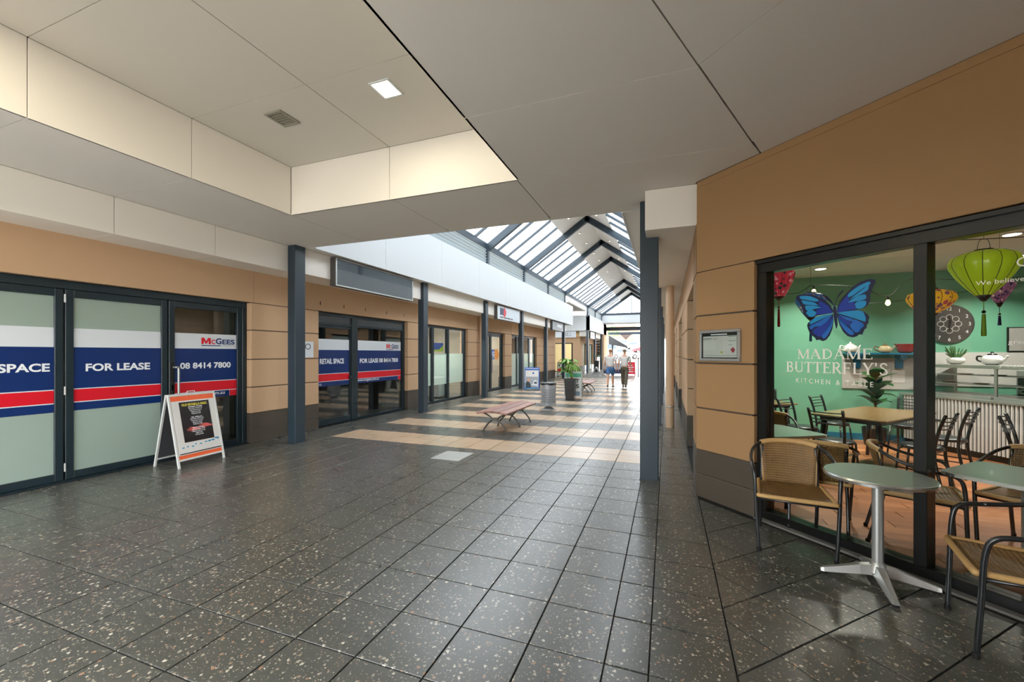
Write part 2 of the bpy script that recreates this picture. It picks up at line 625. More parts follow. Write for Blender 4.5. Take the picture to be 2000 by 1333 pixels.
X0L, Y0T, TS, GAP = -0.294, 2.108, 0.4, 0.009
tiles = []           # (polygon, tan?, kind, centre)
xs = [(X0L - TS * (k + 1), X0L - TS * k) for k in range(16)] + [(-6.735, X0L - TS * 16), (X0L, -0.085), (-0.085, 0.315)]
for r in range(-7, 100):
    ya = Y0T + TS * r; yb = ya + TS
    for (xa, xb) in xs:
        if xa > -0.1 and ya < 4.95 and False: continue
        if xb - xa < 0.03: continue
        tan = (10 <= r < 62 and (r - 10) % 4 < 2 and xa > -5.9 and xb < -0.28)
        full = abs(xb - xa - TS) < 1e-4
        tiles.append(([(xa, ya), (xb, ya), (xb, yb), (xa, yb)], tan, 'full' if full else 'cut'))
# the 45-degree laid field in front of the cafe (x > 0.32, up to the shopfront sill)
q = 0.5657
for i in range(-6, 14):
    for j in range(-10, 12):
        # u = y - x lines at 2.50 + q*i ; v = x + y lines at 4.15 + q*j
        u0 = 2.50 + q * i; v0 = 4.15 + q * j
        pts = []
        for (u, v) in ((u0, v0), (u0, v0 + q), (u0 + q, v0 + q), (u0 + q, v0)):
            pts.append(((v - u) / 2, (v + u) / 2))
        full = pts
        p = clip_poly(pts, -1, 0, -0.318)
        p = clip_poly(p, 1, 1, 5.16)
        p = clip_poly(p, 0, -1, 0.69)
        p = clip_poly(p, 1, 0, 5.5)
        if len(p) < 3 or area2(p) < 0.002: continue
        tiles.append((p, False, 'diag' if area2(p) > 0.1599 else 'cut'))
ranked = []
for t in tiles:
    pr = [project(x, y) for x, y in t[0]]
    cx = sum(p[0] for p in t[0]) / len(t[0]); cy = sum(p[1] for p in t[0]) / len(t[0])
    vis = 0.0
    if all(p is not None for p in pr):
        pc = project(cx, cy)
        if -60 < pc[0] < 2060 and 600 < pc[1] < 1400:
            vis = area2(pr)
    ranked.append((vis, t, (cx, cy)))
ranked.sort(key=lambda a: -a[0])

def tile_geo(poly, c, gap=GAP):
    k = len(poly)
    size = sqrt(area2(poly))
    f0 = max(0.3, 1 - gap / size); f1 = max(0.25, 1 - (gap + 0.002) / size)
    P = [((p[0] - c[0]), (p[1] - c[1])) for p in poly]
    vs = [(x * f0, y * f0, -0.012) for x, y in P] + [(x * f0, y * f0, -0.0012) for x, y in P] + [(x * f1, y * f1, 0.0) for x, y in P]
    fs = [tuple(range(2 * k, 3 * k))]
    for i in range(k):
        j = (i + 1) % k
        fs.append((i, j, k + j, k + i)); fs.append((k + i, k + j, 2 * k + j, 2 * k + i))
    return vs, fs
shared = {}
rest = {False: MB(), True: MB()}
for n, (vis, t, c) in enumerate(ranked):
    poly, tan, kind = t
    vs, fs = tile_geo(poly, c)
    if n < 296 and vis > 0:
        key = (kind, tan)
        if kind != 'cut' and key in shared:
            me = shared[key]
        else:
            me = bpy.data.meshes.new('tile')
            me.from_pydata(vs, [], fs)
            me.materials.append(M['tile_tan' if tan else 'tile'])
            if kind != 'cut': shared[key] = me
        o = link('tile', me, floor)
        o.location = (c[0], c[1], random.uniform(-0.0006, 0.0006))
        o.rotation_euler = (random.uniform(-0.001, 0.001), random.uniform(-0.001, 0.001), 0)
    else:
        rest[tan].add([(v[0] + c[0], v[1] + c[1], v[2]) for v in vs], fs)
tag(rest[False].build('distant_grey_tiles', 'tile', floor, fix=False), kind='stuff')
tag(rest[True].build('distant_peach_tiles', 'tile_tan', floor, fix=False), kind='stuff')

struct(MB().box(-14, 12, -16, -0.9, -0.06, -0.004).build('bounce_pavement', 'paving'), 'pale paving added behind the viewpoint to bounce light onto the ceiling')  # unseen reflector ground, added to brighten the near ceiling from below
# access cover set in the tiles
cov = thing('access_cover', 'pale square steel access cover set flush in the grey floor tiles', 'access cover', (-3.04, 5.58, 0))
MB().box(-0.225, 0.225, -0.24, 0.24, 0.0, 0.006, 0.002).build('plate', 'cover', cov)
mb = MB()
for a, b, c, d in ((-0.235, 0.235, -0.25, -0.243), (-0.235, 0.235, 0.243, 0.25), (-0.235, -0.228, -0.25, 0.25), (0.228, 0.235, -0.25, 0.25)):
    mb.box(a, b, c, d, 0, 0.005)
mb.build('frame', 'satin', cov)

# ------------------------------------------------------------------ rusticated pier blocks
COURSES = [(0.0, 0.505, 'plinth'), (0.515, 0.955, 'render'), (0.970, 1.440, 'render'), (1.455, 1.948, 'render'), (1.963, 2.425, 'render')]
def pier(wall, x0, x1, y0, y1, face):
    """blocks between recessed joints; face = +1 front is at x1, -1 front is at x0"""
    core = (x0, x1 - 0.018) if face > 0 else (x0 + 0.018, x1)
    MB().box(core[0], core[1], y0 + 0.018, y1 - 0.018, 0, 2.44).build('pier_core', 'plinth', wall)
    for z0, z1, m in COURSES:
        if m == 'plinth' and y1 - y0 > 0.9:
            k = max(2, int(round((y1 - y0) / 0.75)))
            for a in range(2):
                for i in range(k):
                    ya = y0 + (y1 - y0) * i / k; yb = y0 + (y1 - y0) * (i + 1) / k
                    MB().box(x0, x1, ya + 0.0015, yb - 0.0015, 0.25 * a + 0.002, 0.25 * a + 0.25, 0.002).build('plinth_tile', m, wall)
        else:
            MB().box(x0, x1, y0, y1, z0, z1, 0.008).build('block', m, wall)

# ------------------------------------------------------------------ left shop facade
WX = -6.73
wall_left = MB().box(-7.06, WX - 0.02, -0.9, 26.0, 2.44, 3.0).build('wall_left', 'render')
struct(wall_left, 'tan rendered shopfront wall along the left of the arcade')
OPEN_L = [(-0.5, 5.15), (6.64, 9.78), (10.5, 13.5), (14.62, 17.15), (18.0, 21.95)]
yprev = -0.9
cuts = []
for a, b in OPEN_L:
    cuts.append((yprev, a)); yprev = b
cuts.append((yprev, 26.0))
for a, b in cuts:
    if b - a > 0.2: pier(wall_left, -7.05, WX, a, b, 1)
joints = [-0.9, 5.2, 13.5, 18.0, 26.0]
for a, b in zip(joints[:-1], joints[1:]):
    MB().box(-6.78, WX, a + 0.002, b - 0.002, 2.436, 2.985, 0.004).build('lintel_panel', 'render', wall_left)

# fascia boxes under the soffit
def fascia(name, label, x0, x1, segs, z0, z1, mat, ends=True):
    root = struct(MB().box(x0 + 0.03, x1 - 0.03, segs[0] + 0.03, segs[-1] - 0.03, z0 + 0.03, z1).build(name, 'plinth'), label)
    for a, b in zip(segs[:-1], segs[1:]):
        MB().box(x0, x1, a + 0.003, b - 0.003, z0, z1, 0.003).build('cladding_panel', mat, root)
    return root
fascia('trim_1', 'white clad fascia above the near left shopfront', -6.73, -6.17, [-0.68, 0.54, 1.76, 2.985, 4.17, 5.42], 2.975, 3.42, 'panel')
fascia('trim_2', 'white clad fascia running above the far left shopfronts', -6.73, -6.07, [5.42, 7.0, 9.42, 11.4, 13.4, 15.4, 17.4, 19.4, 21.4, 23.4, 25.4, 26.2], 2.975, 3.42, 'panel')
fascia('trim_3', 'white clad fascia box above the right steel column', -0.238, 0.31, [5.0, 5.48, 8.0, 10.4, 12.8, 15.2, 17.6, 20.0, 24.0, 28.0, 32.0, 36.0, 40.0, 43.0], 2.965, 3.42, 'panel')

# ------------------------------------------------------------------ near ceiling: sheets on battens with a coffer
ceil = struct(MB().box(-7.0, -4.80, -0.69, 5.60, 3.44, 3.52).box(-1.46, 5.2, -0.69, 5.60, 3.44, 3.52).box(-4.80, -1.46, 4.26, 5.60, 3.44, 3.52).build('ceiling', 'int_dark'), 'white sheet ceiling with open joints and a deep coffer')
def sheet(poly, z=3.42, mat='ceil', name='ceiling_sheet', t=0.02):
    c = (sum(p[0] for p in poly) / len(poly), sum(p[1] for p in poly) / len(poly))
    f = 1 - 0.007 / sqrt(area2(poly))
    MB().prism([((p[0] - c[0]) * f + c[0], (p[1] - c[1]) * f + c[1]) for p in poly], (0, 0, z), X3, Y3, Z3, 0, t).build(name, mat, ceil)
YJ = [-0.69, 0.53, 1.745, 2.962, 4.21]
for a, b in zip(YJ[:-1], YJ[1:]):
    sheet([(-6.17, a), (-4.75, a), (-4.75, b), (-6.17, b)])
# front strip between coffer and atrium edge
for xa, xb in ((-6.17, -4.75), (-4.75, -3.12), (-3.12, -1.515)):
    sheet([(xa, 4.21), (xb, 4.21), (xb, 5.48), (xa, 5.48)])
for xa, xb in ((-6.17, -4.75), (-4.75, -3.12), (-3.12, -1.515), (-1.515, -0.24)):
    sheet([(xa, 5.48), (xb, 5.48), (xb, 5.62), (xa, 5.62)])
def mitre(y): return 0.187 + (y - 2.948) * 0.4142
for a, b in zip(YJ[:-1], YJ[1:]):
    p = [(-1.515, a), (mitre(a), a), (mitre(b), b), (-1.515, b)]
    if a < -0.9:
        p = [(-1.515, a), (max(-1.5, mitre(a)), a), (mitre(b), b), (-1.515, b)]
    if area2(p) > 0.01: sheet(p)
p = [(-1.515, 4.21), (mitre(4.21), 4.21), (0.815, 4.44), (0.30, 4.95), (0.30, 5.0), (-0.24, 5.0), (-0.24, 5.48), (-1.515, 5.48)]
sheet(p)
V = [-7.0, -3.9, -2.1, -0.37, 1.38, 3.135, 4.885, 5.26]     # x + y joints of the 45-degree field
for a, b in zip(V[:-1], V[1:]):
    poly = [(-1.6, a + 1.6), (6.5, a - 6.5), (6.5, b - 6.5), (-1.6, b + 1.6)]
    poly = clip_poly(poly, -1, 0.4142, -0.187 + 2.948 * 0.4142)       # right of the mitre
    poly = clip_poly(poly, 1, 0, 5.2)
    poly = clip_poly(poly, 0, -1, 0.69)
    if len(poly) > 2 and area2(poly) > 0.01: sheet(poly)
# coffer
ZC = 4.06
for xa, xb in ((-4.75, -3.16), (-3.16, -1.51)):
    for a, b in zip(YJ[:-1], YJ[1:]):
        sheet([(xa, a), (xb, a), (xb, b), (xa, b)], ZC, 'ceil_w', 'coffer_sheet')
for a, b in zip(YJ[:-1], YJ[1:]):
    for xa, xb in ((-4.77, -4.75), (-1.51, -1.49)):
        MB().box(xa, xb, a + 0.003, b - 0.003, 3.42, ZC, 0.002).build('coffer_side', 'panel', ceil)
for xa, xb in ((-4.75, -3.16), (-3.16, -1.51)):
    MB().box(xa + 0.003, xb - 0.003, 4.21, 4.23, 3.42, ZC, 0.002).build('coffer_side', 'panel', ceil)
MB().box(-4.9, -1.35, -0.69, 4.4, 4.09, 4.16).build('coffer_roof', 'int_dark', ceil)
MB().box(-4.9, -4.775, -0.69, 4.4, 3.46, 4.1).box(-1.485, -1.35, -0.69, 4.4, 3.46, 4.1).box(-4.8, -1.46, 4.235, 4.4, 3.46, 4.1).build('coffer_bulkhead', 'int_dark', ceil)
# bulkhead on the atrium side
MB().box(-6.1, -0.25, 5.60, 5.66, 3.425, 4.66).build('edge_upstand', 'gutter', ceil)

fascia('trim_sky_block', 'deep white fascia added behind the viewpoint to block high sky', -6.73, 5.2, [-0.95, -0.70], 2.75, 3.56, 'panel')  # unseen drop beam, added so the upper walls get less sky
MB().box(-4.9, -1.35, -0.72, -0.66, 3.42, 4.16).build('coffer_end', 'panel', ceil)
struct(MB().box(-0.6, 5.2, -0.95, -0.75, 0, 3.42).build('wall_light_block', 'render'), 'tan wall added behind the viewpoint to shade the cafe front')  # out of view; put in to keep rear light off the cafe wall
# ------------------------------------------------------------------ coffer lamps and vent
def coffer_lamp(x, y, label, lit=True, w=0.18, l=0.21, pw=5.0):
    t = thing('recessed_ceiling_light', label, 'ceiling light', (x, y, ZC), 0, 'square recessed lights in the coffer')
    mb = MB()
    for a, b, c, d in ((-w / 2 - .02, w / 2 + .02, -l / 2 - .02, -l / 2), (-w / 2 - .02, w / 2 + .02, l / 2, l / 2 + .02), (-w / 2 - .02, -w / 2, -l / 2, l / 2), (w / 2, w / 2 + .02, -l / 2, l / 2)):
        mb.box(a, b, c, d, -0.012, 0.0, 0.002)
    mb.build('trim_ring', 'white', t)
    MB().box(-w / 2, w / 2, -l / 2, l / 2, -0.006, -0.001).build('diffuser', 'lamp_warm', t)
    area_light('lamp_light', t, (0, 0, -0.02), w, pw, (1.0, 0.90, 0.68), sy=l)
    return t
M['lamp_warm'] = pm('lit_diffuser_warm', (255, 244, 205), 0.5, var=0, emit=(255, 240, 190), estr=9.0)
M['lamp_white'] = pm('lit_diffuser_white', (255, 255, 250), 0.5, var=0, emit=(255, 250, 238), estr=7.0)
M['lamp_amber'] = pm('glowing_bulb', (255, 220, 150), 0.4, var=0, emit=(255, 205, 120), estr=7.0)
M['lamp_soft'] = pm('lit_lens_soft', (255, 250, 230), 0.5, var=0, emit=(255, 240, 205), estr=1.6)
coffer_lamp(-2.49, 3.27, 'lit square recessed light in the coffer ceiling')
coffer_lamp(-3.84, 1.05, 'lit square recessed light further back in the coffer', pw=7.5)
coffer_lamp(-2.49, 0.75, 'lit square recessed light beside the open coffer edge', pw=5.0)
vent = thing('ceiling_vent', 'small grey square vent in the coffer ceiling', 'vent', (-3.835, 3.29, ZC))
mb = MB()
for a, b, c, d in ((-.115, .115, -.13, -.105), (-.115, .115, .105, .13), (-.115, -.09, -.105, .105), (.09, .115, -.105, .105)):
    mb.box(a, b, c, d, -0.018, 0, 0.003)
mb.build('frame', pm('vent_grey', (150, 146, 134), 0.5), vent)
MB().box(-.09, .09, -.105, .105, -0.006, 0).build('core', pm('vent_core', (128, 124, 112), 0.6), vent)
mb = MB()
for k in range(6):
    mb.box(-.09, .09, -.1 + k * .036, -.085 + k * .036, -0.013, -0.006)
mb.build('grille', pm('vent_grille', (140, 136, 124), 0.5), vent)

# ------------------------------------------------------------------ steel columns
def column(x0, x1, y0, y1, z1, label, group):
    t = thing('steel_column', label, 'column', ((x0 + x1) / 2, (y0 + y1) / 2, 0), 0, group)
    hx = (x1 - x0) / 2; hy = (y1 - y0) / 2
    MB().box(-hx, hx, -hy, hy, 0.0, z1, 0.006).build('shaft', 'steel', t)
    MB().box(-hx - .006, hx + .006, -hy - .006, hy + .006, 0, 0.012).build('base_plate', 'steel', t)
    return t
ordn = ['first', 'second', 'third', 'fourth', 'fifth', 'sixth']
CY = [5.38, 9.40, 13.38, 17.3, 21.3, 25.35]
for i, y in enumerate(CY):
    column(-6.15, -5.98, y, y + 0.22, 3.42, ['dark steel column beside the nails sandwich board shopfront', 'dark steel column at the end of the long blank sign box', 'dark steel column beside the first beige downpipe on the left', 'dark steel column right behind the blue sandwich board', 'dark steel column beside the grey sign box', 'dark steel column at the left block corner near the nail salon'][i], 'columns along the left shopfronts')
for i, y in enumerate((33.4, 37.0, 40.8)):
    column(-6.1, -5.93, y, y + 0.22, 3.42, ['dark steel column at the corner of the nail salon block', 'dark steel column in the middle of the far left block', 'dark steel column at the far end of the left block'][i], 'columns along the far left block')
column(-0.313, -0.10, 5.34, 5.56, 3.42, 'dark steel column standing free in front of the cafe corner', 'columns along the right walkway')
for i, y in enumerate((9.5, 13.4, 17.4, 21.4)):
    column(-0.30, -0.12, y, y + 0.22, 3.42, ['dark steel column behind the free-standing right one, by the downpipe', 'dark steel column third along the right walkway', 'dark steel column fourth along the right walkway', 'dark steel column fifth along the right walkway'][i], 'columns along the right walkway')

def downpipe(x, y, r, z1, label):
    t = thing('downpipe', label, 'downpipe', (x, y, 0), 0, 'beige downpipes')
    MB().lathe([(r, 0.0), (r, z1)], seg=20).build('pipe', 'pipe', t, smooth=True, auto=True)
    MB().lathe([(r + .006, 0.0), (r + .006, .03)], seg=20).build('foot_collar', 'pipe', t, smooth=True, auto=True)
    for z in (0.42, 2.35):
        MB().lathe([(r + .003, z), (r + .006, z + .005), (r + .006, z + .02), (r + .003, z + .025)], seg=20).build('bracket_strap', 'satin' if z < 1 else 'pipe', t, smooth=True, auto=True)
    return t
downpipe(0.055, 9.35, 0.082, 2.965, 'beige downpipe standing on the right walkway')
downpipe(-6.60, 14.35, 0.075, 2.965, 'beige downpipe against the left wall beside the third column')
downpipe(-6.60, 23.3, 0.075, 2.965, 'beige downpipe against the left wall behind the litter bin')

# ------------------------------------------------------------------ gutter panels, louvres and glazed roof
XE, ZE, XR, ZR = 6.0 - 3.15, 5.40, -3.15, 7.37      # half span, eave height, ridge
FR = [5.75, 9.5, 13.5, 17.5, 21.5, 25.4, 33.4, 37.0, 40.8]
def gutter(name, label, x, sgn, segs):
    root = struct(MB().box(min(x - sgn * .02, x - sgn * .30), max(x - sgn * .02, x - sgn * .30), segs[0], segs[-1], 3.46, 4.6).build(name, 'gutter'), label)
    for a, b in zip(segs[:-1], segs[1:]):
        MB().box(min(x, x - sgn * .02), max(x, x - sgn * .02), a + .002, b - .002, 3.40, 4.645, 0.002).build('gutter_panel', 'gutter', root)
    MB().box(min(x - sgn * .02, x - sgn * .36), max(x - sgn * .02, x - sgn * .36), segs[0], segs[-1], 3.42, 3.46).build('soffit_strip', 'ceil', root)
    return root
gutter('trim_4', 'tall white gutter panel running under the left roof glazing', -5.80, 1, [5.66] + [7.6 + 2.42 * k for k in range(8)] + [27.0])
gutter('trim_5', 'white gutter panel of the far left block', -5.80, 1, [33.4, 35.8, 38.2, 40.8, 43.0])
gutter('trim_6', 'white gutter panel along the right side of the atrium', -0.57, -1, [5.66] + [8.0 + 2.42 * k for k in range(14)] + [43.0])
tr7 = struct(MB().box(-12, -5.82, 33.44, 33.6, 3.46, 4.6).build('trim_7', 'gutter'), 'white gutter panel facing down the arcade above the nail salon')
for xa, xb in ((-12, -10.2), (-10.2, -8.0), (-8.0, -5.8)):
    MB().box(xa + .002, xb - .002, 33.40, 33.43, 3.40, 4.645, .002).build('gutter_panel', 'gutter', tr7)

M['louvre'] = pm('louvre_grey', (176, 184, 186), 0.5)
roof = thing('roof', 'pitched atrium roof with skylight strips and blue-grey steel frames', None)
struct(roof)
sl = Vector((XE, 0, ZR - ZE)); slen = sl.length; sl.normalize()
for side in (-1, 1):
    U = Vector((-side * sl.x, 0, sl.z))         # up the slope
    Nn = Vector((side * sl.z, 0, sl.x))         # outward normal
    E0 = Vector((XR + side * XE, 0, ZE))
    for y in FR:
        MB().obox(E0, U, Y3, Nn, -0.05, slen, y - 0.07, y + 0.07, -0.24, 0.0, 0.004).build('rafter', 'steel', roof)
    g1 = 0.635 * slen
    for a, b in zip(FR[:-1], FR[1:]):
        k = max(3, int(round((b - a) / 0.98)))
        for i in range(k):
            ya = a + (b - a) * i / k; yb = a + (b - a) * (i + 1) / k
            MB().obox(E0, U, Y3, Nn, 0.02, g1, ya + .02, yb - .02, 0.045, 0.055).build('pane', 'roof_glass', roof, fix=True)
            if i:
                MB().obox(E0, U, Y3, Nn, 0.0, g1, ya - .028, ya + .028, -0.03, 0.06).build('glazing_bar', 'steel', roof)
        MB().obox(E0, U, Y3, Nn, g1, slen + .02, a + .004, b - .004, 0.0, 0.08).build('soffit_panel', 'panel', roof)
    for a, b in ((5.66, 27.0), (27.0, 33.4), (33.4, 41.0)):
        MB().box(E0.x - .07, E0.x + .07, a, b, ZE - 0.16, ZE + 0.04, .004).build('eave_beam', 'steel', roof)
    for y in FR:
        MB().box(E0.x - .08, E0.x + .08, y - .08, y + .08, 3.5 if abs(y - 29) > 8 else 4.5, ZE, .004).build('post', 'steel', roof)
    for a, b in zip(FR[:-1], FR[1:]):
        if b - a > 5 and side < 0: continue
        mb = MB()
        z = 4.66
        while z < ZE - 0.2:
            mb.obox((E0.x, 0, z), (cos(0.8), 0, -side * sin(0.8)), Y3, (0, 0, 1), -0.065, 0.065, a + .08, b - .08, 0, 0.012)
            z += 0.10
        tag(mb.build('louvre_slats', 'louvre', roof), kind='stuff')
        mb = MB()
        for k in range(1, 4):
            y = a + (b - a) * k / 4
            mb.box(E0.x + side * .03, E0.x + side * .06, y - .02, y + .02, 4.6, ZE - .1)
        mb.build('louvre_mullions', 'gutter', roof)
# closing gables
MB().prism([(-6.1, 4.6), (-0.2, 4.6), (-0.2, 5.35), (XR, ZR), (-6.1, 5.35)], (0, 5.68, 0), X3, Z3, Y3, 0, 0.05).build('near_gable', 'gutter', roof)
wall_far = struct(MB().box(-6.0, -0.3, 40.85, 41.25, 4.49, 5.26, .005).build('wall_far', 'gutter'), 'white beam and glazed gable closing the far end')
MB().box(-6.0, -0.3, 40.78, 40.95, 5.26, 5.42, .004).build('tie_beam', 'steel', wall_far)
for xa, xb in ((-5.9, -4.45), (-4.45, -3.15), (-3.15, -1.85), (-1.85, -0.4)):
    def zt(x): return ZE + (XE - abs(x - XR)) * (ZR - ZE) / XE - 0.24
    MB().prism([(xa + .03, 5.42), (xb - .03, 5.42), (xb - .03, max(5.45, zt(xb - .03))), (xa + .03, max(5.45, zt(xa + .03)))], (0, 40.85, 0), X3, Z3, Y3, 0, 0.012).build('gable_pane', 'roof_glass', wall_far)
for x in (-4.45, -3.15, -1.85):
    MB().box(x - .03, x + .03, 40.82, 40.9, 5.40, zt(x) + .05).build('gable_mullion', 'steel', wall_far)
MB().box(-6.0, -0.3, 42.9, 43.2, 3.86, 4.22, .004).build('entry_beam', 'steel', wall_far)
MB().box(-6.0, -0.3, 41.25, 43.0, 4.49, 4.52).build('entry_soffit', 'ceil', wall_far)
MB().box(-6.0, -0.3, 46.0, 46.25, 3.6, 3.85, .004).build('canopy_beam', 'steel', wall_far)
# downlights on the roof lining
k = 0
for y in (14.6, 16.4, 18.6, 20.4, 22.6, 24.4, 28, 31):
    for sx in (-1, 1):
        if k == 15: break
        zz = ZE + (XE - 0.55) * (ZR - ZE) / XE
        t = thing('roof_downlight', 'small lit downlight on the sloping roof lining', 'downlight', (XR + sx * 0.55, y, zz), 0, 'downlights on the roof lining')
        MB().lathe([(0.05, -0.03), (0.06, -0.026), (0.06, 0.02)], seg=16).build('ring', 'satin', t, smooth=True, auto=True)
        MB().lathe([(0.035, -0.034), (0.04, -0.028)], seg=16).build('lens', 'lamp_soft', t)
        k += 1

# roofs over the shops, so no sky leaks in
slab = struct(MB().box(-14, -6.08, -0.9, 27.0, 3.425, 3.56).box(-14, -5.84, 33.6, 43.0, 3.425, 3.56).build('ceiling_slab', 'int_dark'), 'flat concrete roof over the left shops')
slab2 = struct(MB().prism([(-0.2, 5.62), (0.31, 5.05), (4.6, 0.75), (9.5, 0.75), (9.5, 43), (-0.2, 43)], (0, 0, 3.43), X3, Y3, Z3, 0, 0.12).build('ceiling_slab', 'int_dark'), 'flat concrete roof over the right shops')
# rooms behind the left shopfronts
room = MB().box(-11.1, -11, -3, 26, 0, 3.42)
for y in (-3, 5.6, 10.1, 14.5, 17.6, 25.9):
    room.box(-11, -7.06, y, y + 0.1, 0, 3.42)
rooms = struct(room.build('wall_back', 'int_wall'), 'plain back and party walls inside the left shops')
struct(MB().box(-11, -6.95, -3, 26, -0.05, 0.0).build('floor_shops', 'concrete'), 'bare concrete floor inside the left shops')
struct(MB().box(-11, -7.06, -3, 26, 2.9, 2.95).build('ceiling_shops', 'int_wall'), 'plaster ceiling inside the left shops')
# side roof over the cross passage
sr = struct(MB().box(-14, -6.12, 27.0, 33.4, 4.95, 5.05).build('ceiling_passage', 'ceil_w'), 'beige soffit over the cross passage on the left')
struct(MB().box(-14.1, -14.0, 26, 34.2, 0, 4.95).build('wall_passage', 'gutter'), 'white wall closing the cross passage')
# ------------------------------------------------------------------ right wall beyond the cafe corner
wall_right = struct(MB().box(0.33, 0.60, 5.55, 43.0, 2.44, 2.965).build('wall_right', 'render'), 'tan rendered wall of the right walkway')
OP = [(5.56, 7.53), (10.2, 13.05), (14.6, 16.1), (18.0, 21.0)]
yp = 7.53
for a, b in zip([7.53, 13.05, 16.1, 21.0], [10.2, 14.6, 18.0, 43.0]):
    pier(wall_right, 0.31, 0.62, a, b, -1)
for a, b in zip([5.56, 7.53, 10.2, 13.05, 16.1, 21.0], [7.53, 10.2, 13.05, 16.1, 21.0, 43.0]):
    MB().box(0.31, 0.36, a + .002, b - .002, 2.436, 2.96, .004).build('lintel_panel', 'render', wall_right)
for n, (a, b) in enumerate(OP):
    w = struct(MB().box(0.50, 0.56, a, b, 0, .08).box(0.50, 0.56, a, b, 2.36, 2.44).box(0.50, 0.56, a, a + .06, 0.08, 2.36).box(0.50, 0.56, b - .06, b, 0.08, 2.36).build('window_%d' % (20 + n), 'alu'), 'dark framed window in a recess of the right wall')
    MB().box(0.525, 0.535, a + .06, b - .06, 0.08, 2.36).build('pane', 'frost', w)

# ------------------------------------------------------------------ cafe corner: pier, lintel, shell
wall_cafe = struct(MB().obox(CA, CT, CN, Z3, 0.0, 6.3, 0.02, 0.25, 2.44, 3.42).build('wall_cafe', 'render_shade'), 'tan rendered cafe wall set at an angle')
pierpoly = [tuple(cpt(0, 0, 0)[:2]), tuple(cpt(0.665, 0, 0)[:2]), tuple(cpt(0.665, 0.24, 0)[:2]), (0.62, 5.30), (0.62, 5.56), (0.30, 5.56)]
cpx = sum(p[0] for p in pierpoly) / 6; cpy = sum(p[1] for p in pierpoly) / 6
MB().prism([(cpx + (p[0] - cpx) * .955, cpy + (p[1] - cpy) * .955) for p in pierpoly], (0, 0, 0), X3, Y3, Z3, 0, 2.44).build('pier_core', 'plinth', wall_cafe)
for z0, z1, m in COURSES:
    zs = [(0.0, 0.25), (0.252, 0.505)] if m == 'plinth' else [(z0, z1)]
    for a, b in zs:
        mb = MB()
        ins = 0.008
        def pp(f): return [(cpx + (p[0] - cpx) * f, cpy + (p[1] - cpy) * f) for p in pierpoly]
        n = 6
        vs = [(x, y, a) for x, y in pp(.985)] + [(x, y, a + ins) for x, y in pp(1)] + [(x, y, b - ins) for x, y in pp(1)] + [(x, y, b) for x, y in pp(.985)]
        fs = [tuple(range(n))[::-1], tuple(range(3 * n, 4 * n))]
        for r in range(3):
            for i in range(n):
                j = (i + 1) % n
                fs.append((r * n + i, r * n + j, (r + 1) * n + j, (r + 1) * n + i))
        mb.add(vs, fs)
        mb.build('plinth_tile' if m == 'plinth' else 'block', 'render_shade' if m == 'render' else m, wall_cafe)
MB().obox(CA, CT, CN, Z3, 0.0, 6.3, 0.0, 0.03, 2.432, 3.35, .004).build('lintel_panel', 'render_shade', wall_cafe)
MB().obox(CA, CT, CN, Z3, 0.0, 6.3, 0.008, 0.03, 3.354, 3.418).build('lintel_strip', 'render_shade', wall_cafe)
MB().prism([(0.30, 4.96), (0.34, 5.0), (0.34, 5.56), (0.30, 5.56)], (0, 0, 0), X3, Y3, Z3, 2.436, 2.97).build('corner_panel', 'render_shade', wall_cafe)
# cafe interior shell
cf = [tuple(cpt(0.3, 0.16, 0)[:2]), tuple(cpt(6.2, 0.16, 0)[:2]), (7.9, 0.68), (7.9, 9.2), (0.62, 9.2), (0.62, 5.0)]
struct(MB().prism([(x, y) for x, y in cf], (0, 0, 0), X3, Y3, Z3, -0.05, -0.006).build('floor_cafe', 'grout'), 'plank floor inside the cafe')
struct(MB().prism(cf, (0, 0, 0), X3, Y3, Z3, 2.97, 3.02).build('ceiling_cafe', 'ceil'), 'white plaster ceiling inside the cafe')
struct(MB().box(0.6, 8.0, 9.2, 9.3, 0, 3.0).build('wall_cafe_back', 'teal'), 'teal painted back wall of the cafe')
struct(MB().box(0.60, 0.66, 5.4, 9.2, 0, 3.0).build('wall_cafe_left', 'teal'), 'teal painted side wall of the cafe')
struct(MB().box(7.9, 8.0, 0.6, 9.2, 0, 3.0).build('wall_cafe_right', 'teal'), 'far side wall of the cafe')
struct(MB().box(4.6, 8.0, 0.6, 0.7, 0, 3.42).build('wall_cafe_front', 'render'), 'front wall of the cafe beyond the windows')
struct(MB().box(0.66, 7.9, 9.17, 9.2, 0.0, 0.115).build('baseboard_cafe', pm('blue_skirting', (30, 110, 140), 0.5)), 'blue skirting board along the teal cafe wall')

